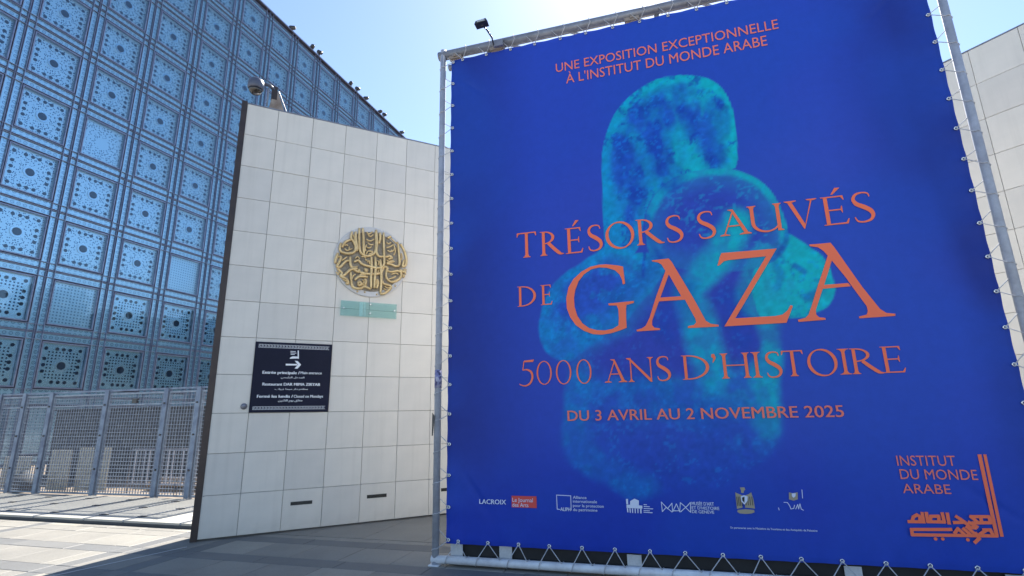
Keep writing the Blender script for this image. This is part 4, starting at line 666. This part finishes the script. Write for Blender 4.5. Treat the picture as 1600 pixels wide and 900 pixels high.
col *= (1+(tex2-.5)[..., None]*.45*allm[..., None])*(1+(grit-.5)[..., None]*.35*allm[..., None])
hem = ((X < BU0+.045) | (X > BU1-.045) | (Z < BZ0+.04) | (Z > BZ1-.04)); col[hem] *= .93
GAIN = np.array([.86, .88, .93])
col = np.clip(col*GAIN, 0, .95)
yy = .0015*np.sin(X*3.1+Z*1.2)
lx = np.cos((X-.12)*2*np.pi/.335); lz = np.cos((BZ1-.04-Z)*2*np.pi/((BZ1-BZ0-.08)/18.))
yy += .006*((1-lx)*np.exp(-(Z-BZ0)/.11)+(1-lx)*np.exp(-(BZ1-Z)/.13)+(1-lz)*np.exp(-(X-BU0)/.13)+(1-lz)*np.exp(-(BU1-X)/.13))
for (ax_, az0, dx_, dz_, ln, am) in ((.18, .95, .6, -.8, .55, .010), (.28, .80, .5, -.86, .4, .007), (.10, 6.0, .75, -.65, .5, .008), (5.2, 6.0, -.7, -.7, .5, .008), (5.25, .6, -.8, .6, .5, .008), (.25, 3.1, .25, -.97, .6, .004)):
    q_ = (X-ax_)*dx_+(Z-az0)*dz_; pr_ = -(X-ax_)*dz_+(Z-az0)*dx_; yy += am*np.exp(-(pr_/.035)**2)*np.exp(-((q_-ln/2)/(ln*.45))**2)
verts = np.stack([X, yy+.0, Z], -1).reshape(-1, 3)
I = np.arange((NX+1)*(NZ+1)).reshape(NZ+1, NX+1); Fq = np.stack([I[:-1, :-1], I[:-1, 1:], I[1:, 1:], I[1:, :-1]], -1).reshape(-1, 4)
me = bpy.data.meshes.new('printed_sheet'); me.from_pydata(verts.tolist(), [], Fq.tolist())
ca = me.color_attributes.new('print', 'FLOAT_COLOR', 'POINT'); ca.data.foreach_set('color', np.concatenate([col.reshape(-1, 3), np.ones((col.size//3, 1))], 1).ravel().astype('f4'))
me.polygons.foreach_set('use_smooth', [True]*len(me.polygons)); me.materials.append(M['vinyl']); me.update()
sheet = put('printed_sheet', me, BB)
put('white_backing', MB().box(BU0+.002, BU1-.002, .036, .040, BZ0, BZ1).mesh('white_backing', M['backing']), BB)
YL = -.007
def lsub(name, mesh, kind=None): return put(name, mesh, sheet, kind=kind)
def glyph_mesh(pieces, mat, y=YL):
    mb = MB()
    for i, P in enumerate(pieces):
        if P and P[0] == 'S': mb.strip(P[1], P[2], y-.0005*i)
        else: mb.poly(P, y-.0005*i)
    return mb.mesh('letter', mat, fix=False)
GZ = T['GAZA']
for grp in ((0,), (1, 2, 3), (4, 5, 6), (7, 8, 9)): lsub('letter', glyph_mesh([GZ[i] for i in grp], M['orange']))
for ch, x0, x1, z0, z1 in T['LET']:
    hh = z1-z0; w_ = (x1-x0)/hh; ps = []
    for P in glyph(ch, w_):
        f = lambda Q: [(x0+a*hh, z0+b*hh) for a, b in Q]
        ps.append(('S', f(P[1]), f(P[2])) if P[0] == 'S' else f(P))
    lsub('letter', glyph_mesh(ps, M['orange']))
for i, (s, A, B, cap) in enumerate(T['SANS']):
    zb = (A[1]+B[1])/2; [lsub('word', q) for q in words(text_mesh(s, [A[0], zb], [B[0], zb], cap*.96, YL, M['orange2'], 0 if i != 2 else .02), cap*.36)]
for s, A, B, cap in T['SMALL']:
    zb = (A[1]+B[1])/2; lsub('lettering', text_mesh(s, [A[0], zb], [B[0], zb], cap*.95, YL, M['white'], .04 if s in ('LACROIX', 'ALIPH') else .02), 'stuff')
rb = T['REDBOX']; x0, x1 = rb[0][0], rb[1][0]; z1, z0 = (rb[0][1]+rb[1][1])/2, (rb[2][1]+rb[3][1])/2
lsub('logo_panel', MB().poly([(x0, z0), (x1, z0), (x1, z1), (x0, z1)], YL).mesh('logo_panel', M['redp'], fix=False))
for s, A, B, cap in T['JDA']: lsub('lettering', text_mesh(s, A, [B[0], A[1]], cap, YL-.002, M['white']))
def stroke_mesh(Ls, w_, mat, y, dy=.0004):
    mb = MB(); k = 0
    for P in Ls:
        for a, b in zip(P, P[1:]):
            a_, b_ = Vector(a), Vector(b); d = (b_-a_).normalized(); n = Vector((-d.y, d.x))*w_/2; a_ = a_-d*w_*.35; b_ = b_+d*w_*.35
            mb.poly([tuple(a_+n), tuple(b_+n), tuple(b_-n), tuple(a_-n)], y-dy*k); k += 1
    return mb.mesh('logo', mat, fix=False)
lsub('logo_bar', MB().poly(T['BARS'][0], YL).mesh('logo_bar', M['orange'], fix=False)); lsub('logo_bar', MB().poly(T['BARS'][1], YL).mesh('logo_bar', M['orange'], fix=False))
lsub('arabic_logo', stroke_mesh(T['IMA'], .026, M['orange'], YL-.001))
dm = MB()
for a, b in T['IMADOT']: dm.disc(a, b, YL-.001, .014, 12)
lsub('arabic_logo_dots', dm.mesh('dots', M['orange'], fix=False))
lsub('partner_logo_lines', stroke_mesh(T['LINES'], .007, M['white'], YL-.001, .0002), 'stuff')
ic = MB()
for i, P in enumerate(T['ICON']): ic.poly(P, YL-.0005*(i % 3))
lsub('museum_icon', ic.mesh('museum_icon', M['white'], fix=False), 'stuff')
eg = MB()
for i, P in enumerate(T['EAGLE']+T['EAGLE2']): eg.poly(P, YL-.0005*(i % 4))
lsub('eagle_emblem', eg.mesh('eagle_emblem', M['gilt'], fix=False), 'stuff')
def fthr():
    P = T['EAGLE']; L_ = []
    for k in (1, 2):
        xs_ = [a[0] for a in P[k]]; zs = [a[1] for a in P[k]]; x0, x1 = min(xs_), max(xs_); z0, z1 = min(zs), max(zs)
        for i in range(4): x = x0+(x1-x0)*(.15+.22*i); L_.append([(x, z0+.03), (x, z1-.04)])
    return L_
lsub('eagle_feathers', stroke_mesh(fthr(), .005, M['blackp'], YL-.0035, 0), 'stuff')
lsub('eagle_shield', MB().poly(T['SHIELD'][0], YL-.005).poly(T['SHIELD2'][0], YL-.005).mesh('eagle_shield', M['white'], fix=False), 'stuff')
lsub('eagle_shield_field', MB().poly(T['SHIELD'][1], YL-.006).mesh('eagle_shield', M['blackp'], fix=False))
lsub('skyline_mark', stroke_mesh(T['SQUIG'], .006, M['white'], YL-.001), 'stuff')
# eyelets and lacing
em = MB().lathe([(.009, 0), (.019, 0), (.021, -.004), (.019, -.008), (.010, -.008)], (0, 0, 0), 14, 'y')
em = MB()
n = 14
for r, h in ((.009, -.002), (.011, -.008), (.018, -.008), (.020, -.001)):
    em.v += [(r*math.cos(2*math.pi*k/n), h, r*math.sin(2*math.pi*k/n)) for k in range(n)]
for i in range(3):
    for k in range(n): em.f.append((i*n+k, i*n+(k+1) % n, (i+1)*n+(k+1) % n, (i+1)*n+k))
em = em.mesh('eyelet', M['eyelet'], True)
rg = random.Random(2)
def lace(ex, ez, P, side):
    put('eyelet', em, BB, (ex, -.008, ez))
    a, b = P; r = .0045; e = (ex, -.014, ez)
    if side in 'LR':
        s = -1 if side == 'L' else 1; px = -.15 if side == 'L' else 5.575
        pts1 = [e, (px-s*.03, -.036, a), (px, -.046, a-.0), (px+s*.040, -.02, a-.02), (px+s*.044, .01, a-.03)]
        pts2 = [e, (px-s*.038, .0, b), (px-s*.02, .034, b+.02)]
    else:
        pz, pr = (.062, .045) if side == 'B' else (6.435, .066); s = -1 if side == 'B' else 1
        pts1 = [e, (a, -pr*.9, pz-s*.03), (a-.01, -pr*1.05, pz), (a-.02, -pr*.85, pz+s*.03), (a-.025, -.01, pz+s*(pr+.003))]
        pts2 = [e, (b, -pr*.7, pz-s*.034), (b+.015, -.0, pz-s*(pr+.001)), (b+.02, .03, pz-s*.03)]
    put('lacing_cord', MB().tube(pts1, r, 6).tube(pts2, r, 6).mesh('lacing_cord', M['cord'], True), BB)
for k in range(19):
    z = BZ1-.04-k*(BZ1-BZ0-.08)/18.
    lace(BU0+.035, z, (z-.09+rg.uniform(-.03, .03), z+.10+rg.uniform(-.03, .02)), 'L')
    lace(BU1-.035, z, (z-.07+rg.uniform(-.02, .02), z+.10+rg.uniform(-.02, .02)), 'R')
be = [.14, .48, .82, 1.15, 1.49, 1.82, 2.16, 2.49, 2.83, 3.16, 3.5, 3.83, 4.17, 4.5, 4.84, 5.17]
for x in be:
    x -= .0
    lace(x-.02, BZ0+.03, (x-.13+rg.uniform(-.03, .02), x+.09+rg.uniform(-.02, .03)), 'B')
    lace(x, BZ1-.03, (x+.07, x-.10), 'T')
# stickers on the left upright
sx_, sz_ = -.15, 2.0
st = plane = MB().lathe([(PR+.003, 0), (PR+.003, .21)], (-.15, 0, 1.90), 20)
put('sticker', st.mesh('sticker', M['sticker'], True), BB)
put('tape_scrap', MB().add([(-.20, -.046, 1.36), (-.185, -.047, 1.36), (-.165, -.048, 1.58), (-.20, -.044, 1.62)], [(0, 1, 2, 3)]).mesh('tape_scrap', M['dark']), BB)
# floodlight on an arm over the banner top
bo = T['PLN']['banner']; ba = math.atan2(bo[3], bo[2])
lp = empty('banner_floodlight', (bo[0]+bo[2]*.60, bo[1]+bo[3]*.60, 6.42), ba, 'small dark floodlight on a thin arm above the banner top', 'floodlight')
L1 = T['LAMP'][1]; ax, az_ = L1[0]-.60, L1[1]-6.42
put('arm', MB().tube([(.06, 0, -.06), (.0, -.05, -.05), (ax*.2, -.14, .0), (ax*.7, -.40, az_*.62+.02), (ax, -.60, az_-.02)], .011, 8).mesh('arm', M['dark'], True), lp)
hm = MB(); hx_, hz_ = ax, az_
hm.add([(hx_-.085, -.645, hz_-.022), (hx_+.085, -.645, hz_-.012), (hx_+.08, -.555, hz_-.02), (hx_-.08, -.555, hz_-.03), (hx_-.07, -.64, hz_+.022), (hx_+.06, -.64, hz_+.035), (hx_+.055, -.56, hz_+.035), (hx_-.06, -.56, hz_+.022)], [(0, 3, 2, 1), (4, 5, 6, 7), (0, 1, 5, 4), (1, 2, 6, 5), (2, 3, 7, 6), (3, 0, 4, 7)])
put('lamp_head', hm.mesh('lamp_head', M['dark']), lp)
put('lamp_lens', MB().box(hx_-.05, hx_+.05, -.652, -.6465, hz_-.008, hz_+.018).mesh('lamp_lens', M['lampglass']), lp)
put('foot_clamp', MB().box(.0, .13, -.06, .06, -.07, .02).mesh('foot_clamp', M['frame_grey']), lp)
# ------------------------------------------------------------------ glass facade building
FB = plane_empty('glass_facade_building', 'facade', label='tall glass building with blue square metal screens and round irises', cat='building')
PX, PZ = 2.5, 2.642; Z0 = 27.74
def zc(r): return Z0-PZ*r
C0, C1 = -2, 15
XL, XR = (C0-.5)*PX, (C1+.5)*PX; ZT = zc(0)+.60*PZ
put('inner_wall', MB().box(XL, XR, .42, .6, 0, ZT).mesh('inner_wall', M['interior']), FB)
put('side_wall', MB().box(XL, XL+.3, .61, 16, 0, ZT).mesh('side_wall', M['mullion_d']), FB)
put('side_wall', MB().box(XR-.3, XR, .61, 16, 0, ZT).mesh('side_wall', M['mullion_d']), FB)
put('rear_wall', MB().box(XL+.31, XR-.31, 15.7, 16, 0, ZT).mesh('rear_wall', M['mullion_d']), FB)
put('roof', MB().box(XL, XR, -.10, 16, ZT+.002, ZT+.10).mesh('roof', M['mullion_d']), FB)
hx, hz = .345*PX, .345*PZ
def plate(x0, x1, z0, z1, y, t, mat, name): return MB().box(x0, x1, y, y+t, z0, z1).mesh(name, mat)
A = .362; B_ = .385; C_ = .482
scr = {k: plate(-A*PX, A*PX, -A*PZ, A*PZ, .12, .02, M['scr_'+k], 'iris_screen') for k in ('star', 'dots', 'blank', 'starblank')}
ss = MB()
for s in (-1, 1):
    ss.box(min(s*B_, s*C_)*PX, max(s*B_, s*C_)*PX, .045, .06, -C_*PZ, C_*PZ)
    ss.box(-B_*PX+.01, B_*PX-.01, .045, .06, min(s*B_, s*C_)*PZ, max(s*B_, s*C_)*PZ)
ss = ss.mesh('border_screen', M['scr_strip'])
fr_ = MB()
for s in (-1, 1):
    fr_.box(min(s*.347, s*.366)*PX, max(s*.347, s*.366)*PX, -.026, .10, -.366*PZ, .366*PZ)
    fr_.box(-.347*PX, .347*PX, -.025, .099, min(s*.347, s*.366)*PZ, max(s*.347, s*.366)*PZ)
fr_ = fr_.mesh('square_frame', M['mullion'])
pos = [(i, j) for i in (-.264, -.10, 0, .10, .264) for j in (-.264, -.10, 0, .10, .264) if abs(i) > .2 or abs(j) > .2]
iris = MB(); ring = MB()
for i, j in pos: iris.lathe([(.074, .118), (.074, .108), (.05, .112)], (i*PX, 0, j*PZ), 12, 'y')
iris = iris.mesh('small_irises', M['irisdark'])
hub = MB().lathe([(.168, .118), (.168, .100), (.10, .108)], (0, 0, 0), 20, 'y').mesh('hub_iris', M['irisdark'])
hr = MB(); n = 24
for r, h in ((.170, .118), (.170, .096), (.25, .096), (.255, .118)): hr.v += [(r*math.cos(2*math.pi*k/n), h, r*math.sin(2*math.pi*k/n)) for k in range(n)]
for i in range(3):
    for k in range(n): hr.f.append((i*n+k, i*n+(k+1) % n, (i+1)*n+(k+1) % n, (i+1)*n+k))
hr = hr.mesh('hub_ring', M['irisring'])
gp = MB().add([(-.347*PX, 0.0, -.347*PZ), (.347*PX, 0, -.347*PZ), (.347*PX, 0, .347*PZ), (-.347*PX, 0, .347*PZ)], [(0, 1, 2, 3)]).mesh('glass_pane', M['glass'], fix=False)
def pane(x0, x1, z0, z1, nm='strip_pane'): return MB().add([(x0, .02, z0), (x1, .02, z0), (x1, .02, z1), (x0, .02, z1)], [(0, 1, 2, 3)]).mesh(nm, M['glass'], fix=False)
vp = {s: pane(min(s*B_, s*C_)*PX, max(s*B_, s*C_)*PX, -B_*PZ, B_*PZ) for s in (-1, 1)}
hp = {s: pane(-B_*PX, B_*PX, min(s*B_, s*C_)*PZ, max(s*B_, s*C_)*PZ) for s in (-1, 1)}
cpn = MB()
for s in (-1, 1):
    for q in (-1, 1):
        x0, x1 = sorted((s*B_*PX, s*C_*PX)); z0, z1 = sorted((q*B_*PZ, q*C_*PZ)); cpn.add([(x0, .02, z0), (x1, .02, z0), (x1, .02, z1), (x0, .02, z1)], [(0, 1, 2, 3)])
cpn = cpn.mesh('corner_panes', M['glass'], fix=False)
allp = MB()
for s in (-1, 1):
    x0, x1 = sorted((s*B_*PX, s*C_*PX)); allp.add([(x0, .02, -C_*PZ), (x1, .02, -C_*PZ), (x1, .02, C_*PZ), (x0, .02, C_*PZ)], [(0, 1, 2, 3)])
    z0, z1 = sorted((s*B_*PZ, s*C_*PZ)); allp.add([(-B_*PX, .02, z0), (B_*PX, .02, z0), (B_*PX, .02, z1), (-B_*PX, .02, z1)], [(0, 1, 2, 3)])
allp = allp.mesh('border_panes', M['glass'], fix=False)
blank = {(1, 5), (1, 8), (3, 7)}
for c_ in range(C0, C1+1):
    for r_ in range(0, 11):
        x, z = c_*PX, zc(r_)
        # leave out the bays hidden low behind the white wall
        if c_ >= 5 and r_ > max(2, 14-2*c_)+3 and r_ > 3: continue
        if c_ > 9 and r_ > 5: continue
        k = 'starblank' if (c_, r_) == (1, 5) else 'blank' if (c_, r_) in blank or r_ == 10 else ('dots' if r_ >= 8 else 'star')
        rx_ = random.uniform(-.003, .003); rz_ = random.uniform(-.003, .003)
        so_ = put('iris_screen', scr[k], FB, (x, 0, z), (rx_, 0, rz_))
        if 'blank' not in k:
            put('small_irises', iris, so_); put('hub_iris', hub, so_); put('hub_ring', hr, so_)
        put('border_screen', ss, FB, (x, 0, z)); put('square_frame', fr_, FB, (x, 0, z))
        put('glass_pane', gp, FB, (x, 0, z), (random.uniform(-.004, .004), 0, random.uniform(-.004, .004)))
        if c_ <= 3 and 0 <= r_ <= 9 and c_ >= -1:
            for s in (-1, 1): put('strip_pane', vp[s], FB, (x, 0, z)); put('strip_pane', hp[s], FB, (x, 0, z))
            put('corner_panes', cpn, FB, (x, 0, z), kind='stuff')
        else: put('border_panes', allp, FB, (x, 0, z))
mt = MB()
mull = MB().box(-.040, -.026, -.03, .09, .0, ZT).box(.026, .040, -.03, .09, .0, ZT).box(-.0259, .0259, .03, .09, 0, ZT).mesh('mullion', M['mullion'])
thin = MB().box(-.012, .012, -.034, .09, 0, ZT).mesh('mullion', M['mullion'])
for c_ in range(C0, C1+2):
    put('main_mullion', mull, FB, ((c_-.5)*PX, 0, 0))
    if c_ <= C1:
        for s in (-1, 1): put('thin_mullion', thin, FB, ((c_+s*B_)*PX, 0, 0))
tm_ = MB().box(XL, XR, -.027, .085, -.040, -.026).box(XL, XR, -.027, .085, .026, .040).box(XL, XR, .032, .085, -.0259, .0259).mesh('transom', M['mullion'])
tt = MB().box(XL, XR, -.030, .085, -.012, .012).mesh('transom', M['mullion'])
for r_ in range(0, 12):
    put('main_transom', tm_, FB, (0, 0, zc(r_)+.5*PZ))
    if r_ < 11:
        for s in (-1, 1): put('thin_transom', tt, FB, (0, 0, zc(r_)+s*B_*PZ))
fo = T['PLN']['facade']; fa = math.atan2(fo[3], fo[2])
names = ['nearest of the roof edge cameras, at the far left', 'second box on the roof edge from the left', 'upright tilted spotlight on the roof edge, left of the middle', 'squat box on the roof edge left of the round lamp', 'round lamp standing out on the middle of the roof edge', 'low lamp just right of the round roof edge lamp', 'small box before the tilted lamp on the far roof edge', 'small tilted lamp sticking up on the far roof edge', 'farthest small lamp at the low end of the roof edge']
for i, (x, z) in enumerate(T['ROOFL']):
    e = empty('roof_spotlight', (fo[0]+fo[2]*x, fo[1]+fo[3]*x, ZT+.10), fa, names[i], 'spotlight', 'lamps along the roof edge of the glass building')
    up_ = i in (2, 4, 7)
    put('bracket', MB().box(-.04, .04, -.05, .05, 0, .22 if up_ else .1).mesh('bracket', M['dark']), e)
    hd_ = MB().lathe([(.08, -.24), (.15, -.16), (.17, .16), (.12, .22)], (0, 0, 0), 14, 'y').mesh('lamp_head', M['dark'], True)
    put('lamp_head', hd_, e, (0, -.06, .36 if up_ else .22), (.5 if up_ else -.1, 0, random.uniform(-.6, .6)))
# ------------------------------------------------------------------ grating fence
FX, FY, FHX, FHY = T['FENCE']; frz = math.atan2(FHY, FHX)
fe = empty('grating_fence', (FX, FY, 0), frz, 'galvanised steel fence of tall wire grating panels left of the wall', 'fence')
px = [-3.1, -2.3, -.60, .22, 1.10, 2.80, 4.49, 5.36, 6.9]
for x in px:
    put('post', MB().box(x-.055, x+.055, -.05, .05, 0.0, 2.27).box(x-.10, x+.10, -.08, .08, .0, .015).mesh('post', M['galvdark']), fe)
    put('post_bolt', MB().lathe([(.02, 0), (.02, -.02)], (x, -.05, .6), 8, 'y').lathe([(.02, 0), (.02, -.02)], (x, -.05, 1.3), 8, 'y').lathe([(.02, 0), (.02, -.02)], (x, -.05, 1.95), 8, 'y').mesh('post_bolt', M['dark']), fe)
for a, b in zip(px, px[1:]):
    a += .065; b -= .065
    fm = MB().box(a, a+.035, -.02, .02, .08, 2.20).box(b-.035, b, -.02, .02, .08, 2.20).box(a+.0351, b-.0351, -.02, .02, 2.165, 2.20).box(a+.0351, b-.0351, -.02, .02, .08, .115).box(a+.0351, b-.0351, -.016, .016, 1.93, 1.955)
    put('panel_frame', fm.mesh('panel_frame', M['galv']), fe)
    gm = MB(); z = .15
    while z < 2.15:
        if abs(z-1.94) > .03: gm.box(a+.036, b-.036, -.014, .014, z, z+.009)
        z += .075
    x = a+.06
    while x < b-.05: gm.box(x, x+.004, -.010, .010, .116, 2.164); x += .075
    put('wire_grating', gm.mesh('wire_grating', M['galv']), fe, kind='stuff')
put('latch_box', MB().box(3.55, 3.68, -.035, .02, 1.97, 2.07).mesh('latch_box', M['dark']), fe)
put('top_rail', MB().box(px[0], px[-1], -.03, .03, 2.24, 2.275).mesh('top_rail', M['galvdark']), fe)
# things standing behind the fence
def behind(name, x, y, label, cat, group=None): 
    return empty(name, (FX+FHX*x-FHY*y, FY+FHY*x+FHX*y, 0), frz, label, cat, group)
for i, (x, w_, z1, lb) in enumerate(((.55, .62, .95, 'pale upright board behind the narrow left fence panel'), (1.45, .95, 1.0, 'wide pale board behind the second wide fence panel'), (-1.0, .9, .8, 'low pale board behind the fence near the left frame edge'))):
    e = behind('leaning_board', x, .55, lb, 'board', 'pale boards stacked behind the fence')
    put('board', MB().bbox(0, w_, 0, .04, .05, z1, .004).mesh('board', M['board']), e); put('batten', MB().box(.05, w_-.05, -.02, -.001, z1*.5, z1*.5+.06).mesh('batten', M['board']), e)
e = behind('barrier_rack', 2.75, .8, 'stack of white metal crowd barriers behind the third fence panel', 'barrier')
put('rack_frame', MB().tube([(0, 0, 0), (0, 0, .95), (1.9, 0, .95), (1.9, 0, 0)], .02, 8).tube([(0, 0, .2), (1.9, 0, .2)], .018, 8).mesh('rack_frame', M['frame_grey'], True), e)
for i in range(13): put('rack_bar', MB().tube([(.12+i*.138, 0, .2), (.12+i*.138, 0, .95)], .012, 6).mesh('rack_bar', M['upright']), e)
e = behind('striped_barrier_post', 5.05, .6, 'red and white striped barrier post behind the last fence panel', 'barrier post')
for i in range(6): put('stripe', MB().lathe([(.055, i*.17), (.055, (i+1)*.17-.001)], (0, 0, 0), 14).mesh('stripe', M['redpaint'] if i % 2 else M['frame_white'], True), e)
put('foot', MB().lathe([(.16, 0), (.16, .03), (.06, .05)], (0, 0, 0), 16).mesh('foot', M['dark']), e)
e = behind('gravel_sack', -.15, .5, 'dark full sack slumped behind the left fence post', 'sack')
put('sack_body', MB().lathe([(.22, 0), (.3, .06), (.32, .2), (.24, .36), (.10, .42), (.06, .5)], (0, 0, 0), 18).mesh('sack_body', M['ballast'], True), e)
e = behind('pipe_stack', 3.0, 1.6, 'heap of brown pipes lying on the earth behind the fence', 'pipes')
for i in range(5): put('pipe', MB().tube([(-.6, i*.13, .08+.1*(i % 2)), (2.4, i*.15, .08+.1*(i % 2))], .055, 10).mesh('pipe', M['rust'], True), e)
e = behind('site_cabin', -4.0, 3.5, 'low dark grey site cabin seen through the fence', 'cabin')
put('cabin_wall', MB().bbox(0, 13, 0, 2.4, 0, 1.95, .02).mesh('cabin_wall', M['slate']), e)
put('cabin_roof', MB().box(-.1, 13.1, -.1, 2.5, 1.951, 2.01).mesh('cabin_roof', M['slate']), e)
# ------------------------------------------------------------------ across the square (seen mirrored in the glass)
random.seed(21)
leafv = MB()
def leaves(n, R, H, seed):
    rg = random.Random(seed); mb = MB()
    blobs = [(rg.uniform(-.55, .55)*R, rg.uniform(-.55, .55)*R, rg.uniform(.15, .9)*H, rg.uniform(.28, .5)*R) for _ in range(16)]
    for _ in range(n):
        bx, by, bz, br = rg.choice(blobs); d = Vector((rg.gauss(0, 1), rg.gauss(0, 1), rg.gauss(0, 1))).normalized()*br*rg.uniform(.6, 1.05)
        c = Vector((bx, by, bz))+d; s = rg.uniform(.25, .5); u = Vector((rg.gauss(0, 1), rg.gauss(0, 1), rg.gauss(0, 1))).normalized(); v = u.orthogonal().normalized()
        mb.add([c-u*s, c+v*s*.6, c+u*s, c-v*s*.6], [(0, 1, 2, 3)])
    return mb.mesh('crown', M['leaf'], fix=False)
crowns = [leaves(9500, 7.2, 17, s) for s in (1, 2)]
tk = MB().tube([(0, 0, -.1), (.1, 0, 4), (0, .2, 9), (.3, 0, 15)], [.5, .38, .28, .12], 10)
for a in range(5): tk.tube([(0, 0, 5+a*1.4), (2.2*math.cos(a*2.2), 2.2*math.sin(a*2.2), 8+a*1.6), (4*math.cos(a*2.2), 4*math.sin(a*2.2), 11+a*1.7)], [.18, .12, .05], 6)
tk = tk.mesh('trunk', M['bark'], True)
VX, VY = -48.3, 16.3
wh = ['farthest left', 'second from the left', 'third from the left', 'fourth from the left', 'middle', 'fourth from the right', 'third from the right', 'second from the right', 'farthest right']
for i in range(9):
    a = math.radians(44+i*6.1); D = 103+random.uniform(-6, 6); x, y = VX+D*math.sin(a), VY+D*math.cos(a); s = random.uniform(.86, 1.08)
    if math.hypot(x, y) < 30: continue
    t = empty('plane_tree', (x, y, -.09), random.uniform(0, 6), 'plane tree across the square, %s of the row mirrored in the glass' % wh[i], 'tree', 'plane trees across the square'); t.scale = (s, s, s)
    put('trunk', tk, t); put('crown', crowns[i % 2], t, (0, 0, 5.5))
e = empty('campus_building', (VX+124*math.sin(math.radians(66)), VY+124*math.cos(math.radians(66)), -.09), -math.radians(66), 'long grey university block behind the plane trees across the square', 'building')
put('wall', MB().box(-55, 55, 0, 14, 0, 21).mesh('wall', M['concrete']), e)
wm = plate(-1.1, 1.1, -1.2, 1.2, -.06, .05, M['winglass'], 'window')
for i in range(28):
    for j in range(5): put('window', wm, e, (-52.5+i*3.9, 0, 3+j*3.8))
put('roof', MB().box(-55.4, 55.4, -.4, 14.4, 21.01, 21.6).mesh('roof', M['concrete']), e)
